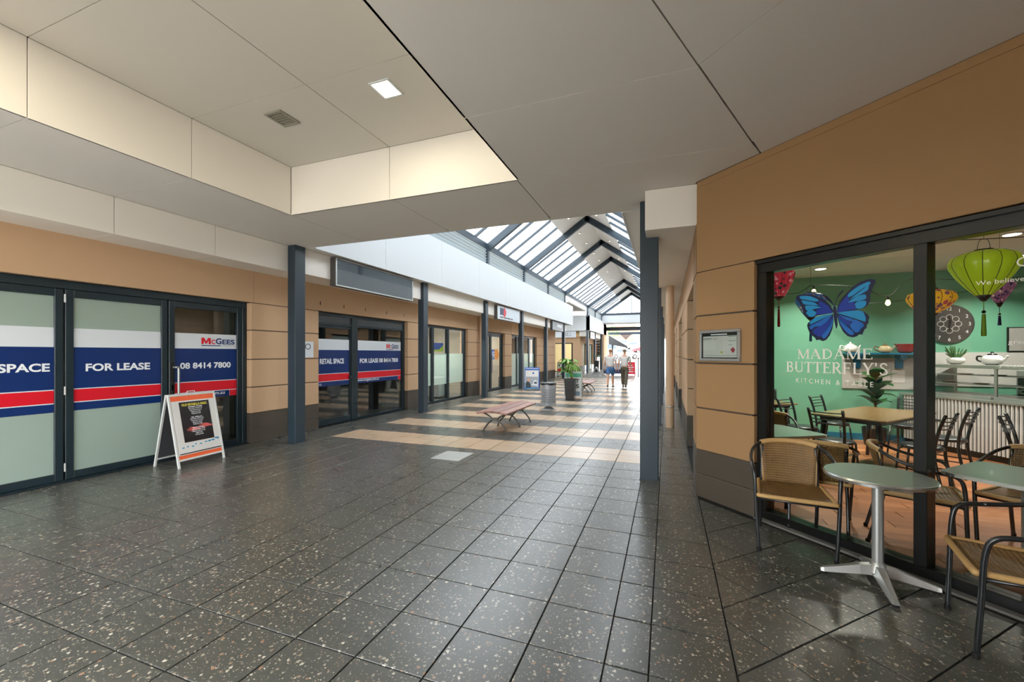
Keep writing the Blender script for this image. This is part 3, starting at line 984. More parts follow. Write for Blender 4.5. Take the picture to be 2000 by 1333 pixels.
# ------------------------------------------------------------------ seriffed capitals for painted signs
def serif_glyph(ch):
    st = []                      # strokes: (points, width)
    sf = []                      # serif bars (xc, y, half width)
    K, T_ = 0.15, 0.065
    def arc(cx, cy, rx, ry, a0, a1, n=14):
        return [(cx + rx * cos(radians(a0 + (a1 - a0) * i / n)), cy + ry * sin(radians(a0 + (a1 - a0) * i / n))) for i in range(n + 1)]
    if ch == 'M':
        st = [([(.12, 0), (.12, 1)], T_), ([(.10, 1), (.48, .03)], K), ([(.48, .03), (.84, 1)], T_), ([(.86, 0), (.86, 1)], K)]; sf = [(.12, 0, .12), (.86, 0, .14), (.08, 1, .10), (.88, 1, .12)]; w = 1.02
    elif ch == 'A':
        st = [([(.08, 0), (.40, 1)], T_), ([(.38, 1), (.72, 0)], K), ([(.18, .34), (.6, .34)], T_)]; sf = [(.08, 0, .10), (.72, 0, .13)]; w = .84
    elif ch == 'D':
        st = [([(.16, 0), (.16, 1)], K), (arc(.26, .5, .46, .465, 90, -90), .10)]; sf = [(.14, 0, .12), (.14, 1, .12)]; w = .84
        st += [([(.16, .965), (.28, .965)], T_), ([(.16, .035), (.28, .035)], T_)]
    elif ch in 'EFL':
        st = [([(.16, 0), (.16, 1)], K)]; sf = [(.14, 0, .13), (.14, 1, .13)]; w = .70
        if ch in 'EF': st += [([(.16, .965), (.62, .965)], T_), ([(.16, .52), (.5, .52)], T_), ([(.60, .8), (.60, 1.0)], .05), ([(.49, .42), (.49, .62)], .05)]
        if ch in 'EL': st += [([(.16, .035), (.66, .035)], T_), ([(.645, 0.0), (.645, .22)], .05)]
    elif ch == 'B':
        st = [([(.16, 0), (.16, 1)], K), (arc(.34, .745, .22, .225, 90, -90), .11), (arc(.36, .27, .27, .235, 90, -90), .12), ([(.16, .965), (.36, .965)], T_), ([(.16, .515), (.38, .515)], T_), ([(.16, .035), (.38, .035)], T_)]; sf = [(.12, 0, .10), (.12, 1, .10)]; w = .74
    elif ch == 'R':
        st = [([(.16, 0), (.16, 1)], K), (arc(.34, .74, .24, .23, 90, -90), .12), ([(.16, .965), (.36, .965)], T_), ([(.16, .51), (.38, .51)], T_), ([(.36, .5), (.70, .0)], K)]; sf = [(.14, 0, .13), (.12, 1, .10), (.72, 0, .08)]; w = .80
    elif ch == 'U':
        st = [([(.16, 1), (.16, .30)], K), (arc(.43, .30, .27, .265, 180, 360), .10), ([(.70, .30), (.70, 1)], T_)]; sf = [(.16, 1, .14), (.70, 1, .11)]; w = .86
    elif ch == 'T':
        st = [([(.36, 0), (.36, 1)], K), ([(.03, .965), (.69, .965)], T_), ([(.04, .78), (.04, 1)], .05), ([(.68, .78), (.68, 1)], .05)]; sf = [(.36, 0, .14)]; w = .74
    elif ch == 'Y':
        st = [([(.08, 1), (.38, .45)], K), ([(.70, 1), (.38, .45)], T_), ([(.38, 0), (.38, .47)], K)]; sf = [(.38, 0, .14), (.08, 1, .12), (.70, 1, .10)]; w = .78
    elif ch == 'S':
        st = [([(.53, .80), (.46, .93), (.32, .97), (.18, .92), (.12, .78), (.18, .64), (.34, .53), (.50, .40), (.55, .24), (.48, .09), (.32, .03), (.16, .08), (.09, .22)], .10)]; w = .66
    elif ch == 'N':
        st = [([(.14, 0), (.14, 1)], T_), ([(.12, 1), (.74, .0)], K), ([(.74, 0), (.74, 1)], T_)]; sf = [(.14, 0, .11), (.08, 1, .09), (.74, 1, .11)]; w = .88
    elif ch == 'I':
        st = [([(.16, 0), (.16, 1)], K)]; sf = [(.16, 0, .14), (.16, 1, .14)]; w = .36
    elif ch == "'":
        st = [([(.10, 1.02), (.10, .74)], .10)]; w = .24
    else:
        w = .4
    for xc, y, hw in sf:
        st.append(([(xc - hw, .025 if y == 0 else .975), (xc + hw, .025 if y == 0 else .975)], .05))
    return st, w

def serif_text(mb, s, o, ax, ay, x0, x1, y0, h, gap=0.06):
    o = Vector(o); ax = Vector(ax); ay = Vector(ay)
    gl = [serif_glyph(c) for c in s]
    tot = sum(g[1] for g in gl) + gap * (len(s) - 1)
    kx = (x1 - x0) / tot
    cx = 0.0
    lift = ax.cross(ay).normalized() * 0.00004
    nlay = 0
    for st, w in gl:
        for pts, wd in st:
            n = len(pts)
            L_ = []; R_ = []
            for i in range(n):
                a = pts[max(i - 1, 0)]; b = pts[min(i + 1, n - 1)]
                dx, dy = b[0] - a[0], b[1] - a[1]
                l = math.hypot(dx, dy); nx, ny = -dy / l * wd / 2, dx / l * wd / 2
                L_.append((pts[i][0] + nx, pts[i][1] + ny)); R_.append((pts[i][0] - nx, pts[i][1] - ny))
            nlay += 1
            vs = []
            for a, b in zip(L_, R_):
                for p in (a, b):
                    vs.append(o + ax * (x0 + (cx + p[0]) * kx) + ay * (y0 + p[1] * h) + lift * (nlay % 9))
            mb.add(vs, [(2 * i, 2 * i + 1, 2 * i + 3, 2 * i + 2) for i in range(n - 1)])
        cx += w + gap
    return mb

# ------------------------------------------------------------------ left shopfronts
GX = -6.875
def banner(parent, ya, yb, texts, logo=None, lowtext=None, redsq=False, zb=0.845):
    o = Vector((GX + 0.0075, 0, 0))
    ban = MB().box(GX + .006, GX + .0075, ya, yb, zb, 1.862).build('lease_banner', 'white', parent)
    MB().box(GX + .006, GX + .0085, ya, yb, 1.118, 1.628).build('blue_stripe', 'blue', ban)
    MB().box(GX + .006, GX + .0085, ya, yb, 0.955, 1.106).build('red_stripe', 'red', ban)
    MB().box(GX + .006, GX + .0085, ya, yb - (0.12 if redsq else 0), zb, 0.943).build('blue_strip', 'blue', ban)
    if redsq:
        MB().box(GX + .006, GX + .0085, yb - 0.115, yb, zb, 0.943).build('red_square', 'red', ban)
    ot = Vector((GX + 0.010, 0, 0))
    if texts:
        mb = MB()
        for (s, a, b, z, h) in texts:
            letter(mb, s, ot, Y3, Z3, a, b, z, h, bold=0.032)
        mb.build('lettering', 'ltext', ban, fix=False)
    if lowtext:
        mb = MB()
        for (s, a, b, z, h) in lowtext:
            letter(mb, s, ot, Y3, Z3, a, b, z, h, bold=0.01)
        mb.build('web_address', 'ltext', ban, fix=False)
    if logo:
        a, b, z, h = logo
        w = b - a
        mb = MB()
        mb.flat([(a + w * .27 * q[0], z + h * q[1]) for q in ((0, 0), (.24, 0), (.24, .62), (.42, .08), (.58, .08), (.76, .62), (.76, 0), (1, 0), (1, 1), (.70, 1), (.5, .44), (.30, 1), (0, 1))], ot, Y3, Z3)
        letter(mb, 'C', ot, Y3, Z3, a + w * .285, a + w * .40, z, h * .76, bold=0.03)
        mb.build('red_logo_letters', 'red', ban, fix=False)
        mb = MB()
        letter(mb, 'G', ot, Y3, Z3, a + w * .415, a + w * .59, z, h, bold=0.03)
        letter(mb, 'EES', ot, Y3, Z3, a + w * .61, b, z, h * .82, bold=0.03)
        mb.build('blue_logo_letters', 'blue', ban, fix=False)
        mb = MB()
        mb.flat([(a, z - h * .30), (a + w * .56, z - h * .30), (a + w * .56, z - h * .17), (a, z - h * .17)], ot, Y3, Z3)
        letter(mb, 'PROPERTY', ot, Y3, Z3, a + w * .58, b - w * .06, z - h * .29, h * .11)
        mb.build('logo_underline', 'blue', ban, fix=False)
        MB().flat([(b - w * .03, z - h * .30), (b, z - h * .30), (b, z - h * .17), (b - w * .03, z - h * .17)], ot, Y3, Z3).build('logo_dot', 'red', ban, fix=False)
    return ban

def leaf(name, label, ya, yb, z0, z1, st, glass, sill=0.09, top=0.09, x0=-6.915, x1=-6.845):
    """framed door leaf or fixed sash with one pane"""
    mb = MB()
    mb.box(x0, x1, ya, ya + st, z0, z1, .003).box(x0, x1, yb - st, yb, z0, z1, .003)
    mb.box(x0, x1, ya + st, yb - st, z0, z0 + sill, .003).box(x0, x1, ya + st, yb - st, z1 - top, z1, .003)
    o = struct(mb.build(name, 'alu'), label)
    if glass:
        MB().box(GX - .005, GX + .005, ya + st, yb - st, z0 + sill, z1 - top).build('pane', glass, o)
    return o

def hinge(parent, y, zs, x=-6.835):
    for z in zs:
        MB().tube([(x, y, z - .05), (x, y, z + .05)], 0.011, 8).build('hinge', 'satin', parent)

# shop 1: folding glass doors
w1 = struct(MB().box(-6.93, -6.83, -0.5, 5.15, 2.335, 2.435, .004).box(-6.93, -6.83, 5.07, 5.15, 0, 2.335, .004).box(-6.96, -6.80, -0.5, 5.15, -0.005, 0.012).build('window_1', 'alu'), 'dark aluminium head and jamb around the folding lease doors')
Z1, Z0 = 2.33, 0.015
d4 = leaf('door_4', 'dark framed frosted folding door at the left picture edge', 0.55, 1.67, Z0, Z1, .075, 'frost')
d0 = leaf('door_8', 'dark framed frosted folding door nearest the entrance', -0.48, .53, Z0, Z1, .075, 'frost')
d1 = leaf('door_1', 'dark framed frosted folding door with the words retail space', 1.70, 2.815, Z0, Z1, .075, 'frost')
d2 = leaf('door_2', 'dark framed frosted folding door reading for lease', 2.835, 3.935, Z0, Z1, .075, 'frost')
d3 = leaf('door_3', 'dark framed clear glass door with handle and phone number', 3.955, 5.065, Z0, Z1, .078, 'glass_d')
banner(d4, 0.625, 1.595, None)
banner(d1, 1.775, 2.740, [('RETAIL SPACE', 1.80, 2.706, 1.335, .098)])
banner(d2, 2.910, 3.860, [('FOR LEASE', 3.03, 3.728, 1.325, .098)])
banner(d3, 4.033, 4.987, [('08 8414 7800', 4.115, 4.888, 1.315, .095)], logo=(4.42, 4.955, 1.70, .10), lowtext=[('www.mcgees.com.au', 4.06, 4.79, .868, .055)], redsq=True)
hinge(d2, 2.826, (0.17, 1.10, 2.22))
for yy in (3.995,):
    mb = MB()
    mb.box(-6.79, -6.765, 4.03, 4.055, 0.45, 1.36, .004).box(-6.845, -6.765, 4.0, 4.055, 1.335, 1.36, .003).box(-6.845, -6.765, 4.0, 4.055, .45, .475, .003)
    mb.build('pull_handle', 'satin', d3)
    MB().box(-6.846, -6.838, 3.985, 4.012, 1.0, 1.09, .002).build('lock_plate', 'satin', d3)
    MB().box(-6.846, -6.838, 3.96, 4.025, 0.45, 1.42, .002).build('handle_plate', 'black', d3)
# shop 2
w2 = struct(MB().box(-6.93, -6.83, 6.645, 9.775, 2.365, 2.435, .004).box(-6.93, -6.83, 6.645, 6.665, 0, 2.365).box(-6.93, -6.83, 9.70, 9.775, 0, 2.365, .004).box(-6.93, -6.82, 7.70, 7.90, 0, 2.365, .004).box(-6.93, -6.83, 6.665, 9.70, 2.16, 2.215, .003).box(-6.93, -6.83, 7.9, 9.7, 0, 0.055, .003).build('window_2', 'alu'), 'dark framed second shopfront with clear glass and lease banner')
MB().box(GX - .005, GX + .005, 7.90, 9.70, 0.055, 2.16).build('pane', 'glass_d', w2)
MB().box(-6.90, -6.85, 6.665, 7.70, 2.215, 2.365).build('transom_panel', 'slate', w2)
MB().box(-6.90, -6.85, 7.90, 9.70, 2.215, 2.365).build('transom_panel', 'slate', w2)
banner(w2, 7.92, 9.64, [('FOR LEASE 08 8414 7800', 8.02, 9.52, 1.32, .11)], logo=(9.02, 9.54, 1.68, .12), lowtext=[('www.mcgees.com.au', 7.94, 8.72, .868, .06)], redsq=True)
d5 = leaf('door_5', 'dark framed clear glass door reading retail space', 6.67, 7.695, 0.01, 2.155, .02, 'glass_d', sill=.13, top=.05)
banner(d5, 6.69, 7.66, [('RETAIL SPACE', 6.80, 7.50, 1.325, .115)], lowtext=[('RLA 1722', 6.70, 6.84, .868, .045)])
MB().box(-6.845, -6.80, 7.62, 7.68, 1.0, 1.03, .003).build('lever_handle', 'black', d5)
# shop 3: fixed glazing with frosted lower half
w3 = struct(MB().box(-6.93, -6.83, 10.5, 13.5, 2.36, 2.435, .004).box(-6.93, -6.83, 10.5, 13.5, 0, .06, .004).box(-6.93, -6.83, 13.36, 13.5, .06, 2.36, .004).box(-6.93, -6.83, 10.5, 10.58, .06, 2.36, .004).box(-6.93, -6.83, 11.20, 11.33, .06, 2.36, .004).box(-6.93, -6.83, 12.18, 12.30, .06, 2.36, .004).build('window_3', 'alu'), 'dark framed three-part shop window with half frosted glass')
for a, b in ((10.58, 11.20), (11.33, 12.18), (12.30, 13.36)):
    MB().box(GX - .005, GX + .005, a, b, 1.55, 2.36).build('pane', 'glass', w3)
    MB().box(GX - .005, GX + .005, a, b, .06, .55).build('pane', 'glass', w3)
    MB().box(GX - .005, GX + .005, a, b, .552, 1.548).build('frosted_pane', 'frost_l', w3)
# shop 4: glazed double door
w4 = struct(MB().box(-6.93, -6.83, 14.62, 17.15, 2.36, 2.435, .004).box(-6.93, -6.83, 17.0, 17.15, 0, 2.36, .004).box(-6.93, -6.83, 14.62, 14.70, 0, 2.36, .004).build('window_4', 'alu'), 'dark frame around the glazed door with the blue and orange badge')
d6 = leaf('door_6', 'dark framed glass door leaf behind the third column', 14.71, 15.83, .01, 2.35, .08, 'glass')
d7 = leaf('door_7', 'dark framed glass door with a blue and orange badge', 15.85, 16.99, .01, 2.35, .08, 'glass')
M['badge_b'] = pm('badge_blue', (22, 92, 180), .4); M['badge_o'] = pm('badge_orange', (236, 150, 60), .4)
MB().box(GX + .006, GX + .008, 15.95, 16.28, 1.30, 1.72).build('blue_badge', 'badge_b', d7)
mb = MB(); mb.prism([(16.28, 1.30), (16.62, 1.30), (16.75, 1.45), (16.75, 1.6), (16.6, 1.74), (16.28, 1.72)], (GX + .006, 0, 0), Y3, Z3, X3, 0, .002)
mb.build('orange_badge', 'badge_o', d7)
mb = MB(); letter(mb, 'q', (GX + .0095, 0, 0), Y3, Z3, 16.03, 16.24, 1.36, .28, bold=.02); mb.build('badge_letter', 'ltext', d7, fix=False)
MB().box(-6.83, -6.80, 15.90, 15.94, .75, 1.45, .004).box(-6.845, -6.80, 15.90, 15.94, 1.42, 1.45).box(-6.845, -6.80, 15.90, 15.94, .75, .78).build('pull_handle', 'satin', d7)
# shop 5
w5 = struct(MB().box(-6.93, -6.83, 18.0, 21.95, 2.36, 2.435, .004).box(-6.93, -6.83, 18.0, 21.95, 0, .06, .004).box(-6.93, -6.83, 18.0, 18.1, .06, 2.36).box(-6.93, -6.83, 21.8, 21.95, .06, 2.36).box(-6.93, -6.83, 18.95, 19.1, .06, 2.36).box(-6.93, -6.83, 19.9, 20.05, .06, 2.36).box(-6.93, -6.83, 20.85, 21.0, .06, 2.36).build('window_5', 'alu'), 'dark framed four-part shop window behind the blue sandwich board')
for a, b in ((18.1, 18.95), (19.1, 19.9), (20.05, 20.85), (21.0, 21.8)):
    MB().box(GX - .005, GX + .005, a, b, 1.55, 2.36).build('pane', 'glass', w5)
    MB().box(GX - .005, GX + .005, a, b, .06, 1.548).build('frosted_pane', 'frost_l', w5)
# shop lamps in the occupied shops
for (x, y, lab) in ((-8.2, 12.2, 'white ceiling light inside the half frosted shop'), (-8.2, 16.1, 'white ceiling light behind the badge door'), (-8.2, 20.2, 'white ceiling light in the shop behind the blue board')):
    t = thing('shop_ceiling_light', lab, 'ceiling light', (x, y, 2.9), 0, 'flat panel lights in the occupied shops')
    MB().box(-.3, .3, -.6, .6, -.03, 0, .004).build('housing', 'white', t)
    MB().box(-.28, .28, -.58, .58, -.034, -.030).build('diffuser', 'lamp_white', t)
    area_light('lamp_light', t, (0, 0, -.06), .5, 60, (1, .96, .9), sy=1.1)
# poster and sofa seen in shop 3
ps = thing('wall_poster', 'small blue and green poster hung inside the half frosted shop window', 'poster', (-6.98, 11.78, 1.62))
MB().box(-.004, .004, -.36, .36, 0, .28).build('sheet', pm('poster_blue', (30, 84, 168), .5), ps)
MB().prism([(-.36, 0), (.36, 0), (.36, .2), (.1, .06), (-.36, .05)], (.004, 0, 0), Y3, Z3, X3, 0, .002).build('green_corner', pm('poster_green', (168, 190, 60), .5), ps)
tb = thing('display_table', 'low table with a pale cloth inside the half frosted shop', 'table', (-7.7, 12.0, 0))
MB().box(-.35, .35, -1.1, 1.1, .68, .72, .005).build('top', 'white', tb)
for sx in (-1, 1):
    for sy in (-1, 1):
        MB().box(sx * .3 - .02, sx * .3 + .02, sy * 1.0 - .02, sy * 1.0 + .02, 0, .68).build('leg', 'black', tb)
MB().box(-.3, .3, .55, 1.0, .05, .5).build('cloth_fold', 'white', tb)

# small paper notice by the second shop, fixing holes above it
nt_ = thing('paper_notice', 'white paper notice taped to the pier behind the first column', 'notice', (WX, 6.34, 1.47))
MB().box(0.0, .003, -.16, .16, 0, .32).build('sheet', 'white', nt_)
mb = MB(); letter(mb, 'O', (.004, 0, 0), Y3, Z3, -.05, .09, .16, .12); mb.build('print', 'slate', nt_, fix=False)
mb = MB()
for k, y in enumerate((6.68, 7.35, 8.05, 8.85, 9.62)):
    mb.box(WX, WX + .004, y - .008, y + .008, 2.56, 2.63)
tag(mb.build('fixing_holes', 'black', wall_left), kind='stuff')

# ------------------------------------------------------------------ box signs on the left fascia
def box_sign(name, label, ya, yb, z0, z1, face_mat, x1=-5.93, x0=-6.08):
    t = thing(name, label, 'sign', ((x0 + x1) / 2, (ya + yb) / 2, z0), 0)
    hx = (x1 - x0) / 2; hy = (yb - ya) / 2; h = z1 - z0
    MB().box(-hx, hx - .012, -hy, hy, 0, h, .003).build('case', pm(name + '_case', (84, 80, 76), .4), t)
    mb = MB()
    for a, b, c, d in ((-hy, hy, 0, .025), (-hy, hy, h - .025, h), (-hy, -hy + .03, .025, h - .025), (hy - .03, hy, .025, h - .025)):
        mb.box(hx - .012, hx, a, b, c, d, .002)
    mb.build('rim', 'satin' if face_mat != 'sign_grey' else 'slate', t)
    MB().box(hx - .014, hx - .006, -hy + .03, hy - .03, .025, h - .025).build('face', face_mat, t)
    return t, hx, hy, h
M['sign_dark'] = pm('blank_acrylic', (40, 48, 54), 0.03, var=0, coat=1.0, spec=0.9)
M['sign_white'] = pm('sign_acrylic', (214, 222, 230), 0.25, var=0)
M['sign_grey'] = pm('sign_grey_acrylic', (104, 110, 114), 0.3, var=0)
M['navy'] = pm('logo_navy', (38, 50, 84), .4, var=0)
box_sign('sign_box', 'long blank dark glossy sign box above the second shopfront', 6.27, 8.84, 2.855, 3.395, 'sign_dark')
t, hx, hy, h = box_sign('sign_box', 'white sign box with a navy and red badge above the badge door', 14.36, 16.85, 2.85, 3.37, 'sign_white')
MB().box(hx - .004, hx - .002, -1.0, -.62, .18, .44).build('navy_badge', 'navy', t)
MB().prism([(-.64, .13), (-.5, .12), (-.38, .2), (-.34, .34), (-.46, .44), (-.52, .5), (-.6, .44), (-.64, .3)], (hx - .004, 0, 0), Y3, Z3, X3, 0, .002).build('red_badge', 'red', t)
mb = MB()
yy = -1.0
for wd in (.36, .30, .34, .22):
    n_ = int(wd / .03)
    for k in range(n_):
        mb.box(hx - .004, hx - .002, yy + k * .03, yy + k * .03 + .02, .07, .11 if k % 3 else .125)
    yy += wd + .06
tag(mb.build('small_print', 'slate', t), kind='stuff')
t, hx, hy, h = box_sign('sign_box', 'grey sign box with white letters near the left block corner', 22.3, 24.9, 2.86, 3.38, 'sign_grey')
mb = MB()
for k in range(5):
    mb.box(hx - .004, hx - .002, -.2 + k * .22, -.04 + k * .22, .22, .38)
    mb.box(hx - .004, hx - .001, -.16 + k * .22, -.08 + k * .22, .26, .34)
tag(mb.build('letters', 'ltext', t), kind='stuff')

# ------------------------------------------------------------------ far left block with the nail salon
FW = 34.15
wf = struct(MB().box(-14, -6.75, FW, FW + .25, 2.44, 2.965).box(-7.35, -6.75, FW, FW + .25, 0.5, 2.44).box(-14, -8.95, FW, FW + .25, 0, 2.44).box(-6.98, -6.73, FW + .25, 35.4, 0.5, 2.965).box(-6.98, -6.73, 36.9, 38.3, .5, 2.965).box(-6.98, -6.73, 35.4, 36.9, 2.44, 2.965).box(-6.98, -6.73, 38.3, 42.0, 2.44, 2.965).box(-6.98, -6.73, 40.4, 43.0, .5, 2.44).build('wall_salon', 'render'), 'tan wall of the nail salon block across the cross passage')
MB().box(-7.35, -6.73, FW - .01, FW + .25, 0, .5).box(-6.99, -6.72, FW + .25, 35.4, 0, .5).build('plinth', 'plinth', wf)
for z in (0.5, .96, 1.45, 1.955):
    MB().box(-7.35, -6.725, FW - .012, FW + .02, z + .008, z + .47, .004).build('block', 'render', wf)
MB().box(-6.2, -5.8, 41.2, 44.0, 0.0, 4.48, .01).build('end_pier', 'render', wf)
ws = struct(MB().box(-8.95, -7.35, FW + .02, FW + .1, 2.36, 2.44).box(-8.95, -8.87, FW + .02, FW + .1, 0, 2.36).box(-7.47, -7.35, FW + .02, FW + .1, 0, 2.36).box(-8.3, -8.2, FW + .02, FW + .1, 0, 2.36).box(-8.95, -7.35, FW + .02, FW + .1, 0, .08).build('window_6', 'alu2'), 'black framed glass front of the nail salon')
for a, b in ((-8.87, -8.3), (-8.2, -7.47)):
    MB().box(a, b, FW + .055, FW + .065, .08, 2.36).build('pane', 'glass', ws)
struct(MB().box(-14, -7, 37.5, 37.6, 0, 3.4).box(-14, -7, FW + .3, 37.5, -.05, 0.0).build('wall_salon_inside', pm('salon_wall', (200, 188, 160), .8)), 'warm lit back wall inside the nail salon')
for n, (a, b) in enumerate(((35.4, 36.9), (38.3, 40.4))):
    w = struct(MB().box(-6.93, -6.85, a, b, 2.36, 2.44).box(-6.93, -6.85, a, b, 0, .06).box(-6.93, -6.85, a, a + .08, .06, 2.36).box(-6.93, -6.85, b - .08, b, .06, 2.36).box(-6.93, -6.85, (a + b) / 2 - .05, (a + b) / 2 + .05, .06, 2.36).build('window_%d' % (7 + n), 'alu'), 'dark framed shop window of the far left block')
    MB().box(-6.895, -6.885, a + .08, b - .08, .06, 2.36).build('pane', 'frost_l', w)
fascia('trim_8', 'white fascia above the far left block windows', -6.73, -6.07, [33.8, 36.0, 38.4, 40.8, 43.0], 2.965, 3.42, 'panel')
sg = thing('salon_sign', 'pale nail salon sign board reading NAILS', 'sign', (-8.0, 33.72, 2.87))
MB().box(-4.0, 1.0, 0.0, .06, 0, .52, .004).build('board', 'sign_white', sg)
mb = MB(); serif_text(mb, 'NAILS', (0, -.003, 0), X3, Z3, -.16, .60, .12, .30); mb.build('lettering', 'slate', sg, fix=False)
t, hx, hy, h = box_sign('sign_box', 'small white box sign at the corner of the nail salon block', 34.5, 36.6, 2.80, 3.36, 'sign_white')
mb = MB()
for k in range(4): mb.box(hx - .004, hx - .002, -.6 + k * .3, -.42 + k * .3, .2, .4 - .05 * (k % 2))
tag(mb.build('letters', pm('sign_pink', (190, 140, 130), .5), t), kind='stuff')
tw = thing('hanging_menu_board', 'dark board hanging at the far left shop corner', 'sign', (-6.2, 43.2, 1.2))
MB().box(-.9, .0, 0, .06, 0, 2.2, .01).build('board', 'slate', tw)
mb = MB()
for k in range(5): mb.box(-.7, -.2 - .1 * (k % 2), -.004, 0, 1.7 - k * .28, 1.75 - k * .28)
tag(mb.build('print', 'ltext', tw), kind='stuff')
lamp = thing('shop_ceiling_light', 'warm ceiling light inside the nail salon', 'ceiling light', (-8.2, 35.6, 3.3), 0, None)
MB().box(-.5, .5, -.3, .3, -.03, 0).build('diffuser', 'lamp_warm', lamp)
area_light('lamp_light', lamp, (0, 0, -.05), 1.0, 45, (1, .92, .75), sy=.6)

# ------------------------------------------------------------------ cafe shopfront
M['glass_c'] = glass_mat('cafe_glass', tint=(0.97, 0.98, 0.97), refl=0.55)
SE = 4.9
wc = MB()
def cb(mb, s0, s1, d0, d1, z0, z1, ch=0.003): return mb.obox(CA, CT, CN, Z3, s0, s1, d0, d1, z0, z1, ch)
cb(wc, .668, SE, .035, .15, 2.305, 2.432); cb(wc, .668, SE, .035, .15, 0.012, .085)
cb(wc, .668, .76, .035, .15, .085, 2.305); cb(wc, 1.815, 1.888, .03, .15, .085, 2.305); cb(wc, 3.2, 3.27, .035, .15, .085, 2.305); cb(wc, SE - .08, SE, .035, .15, .085, 2.305)
window_cafe = struct(wc.build('window_9', 'alu2'), 'black framed cafe shopfront window')
cb(MB(), .668, 6.2, -.02, .2, -.006, .012).build('sill', 'concrete', window_cafe)
cb(MB(), .668, SE, .012, .036, 2.39, 2.425).build('drip_mould', 'alu2', window_cafe)
for a, b in ((.76, 1.815), (1.888, 3.2), (3.27, SE - .08)):
    cb(MB(), a, b, .085, .095, .085, 2.305, 0).build('pane', 'glass_c', window_cafe)
wc2 = MB(); cb(wc2, SE, 6.3, 0.0, .25, 0, 2.44); wc2.build('end_pier', 'render', wall_cafe)
# gold-white painted lettering on the glass
DG = 0.0845
og = CA + CN * DG
M['cafe_txt'] = pm('painted_cream_lettering', (246, 242, 230), .5, var=0, emit=None)
mb = MB()
serif_text(mb, 'MADAME', og, CT, Z3, 1.008, 1.557, 1.505, .083)
serif_text(mb, "BUTTERFLY'S", og, CT, Z3, .911, 1.654, 1.388, .090)
letter(mb, 'KITCHEN & TABLE', og, CT, Z3, .995, 1.560, 1.295, .040, space=1.5)
mb.build('shop_name', 'cafe_txt', window_cafe, fix=False)
mb = MB()
letter(mb, 'We believe every', og, CT, Z3, 2.102, 2.42, 1.975, .036)
letter(mb, 'O', og, CT, Z3, 2.274, 2.33, 2.07, .055)
letter(mb, 'great coffee', og, CT, Z3, 2.24, 2.46, 1.60, .034)
letter(mb, 'your table', og, CT, Z3, 2.2, 2.42, 1.46, .03)
mb.build('slogan', 'cafe_txt', window_cafe, fix=False)
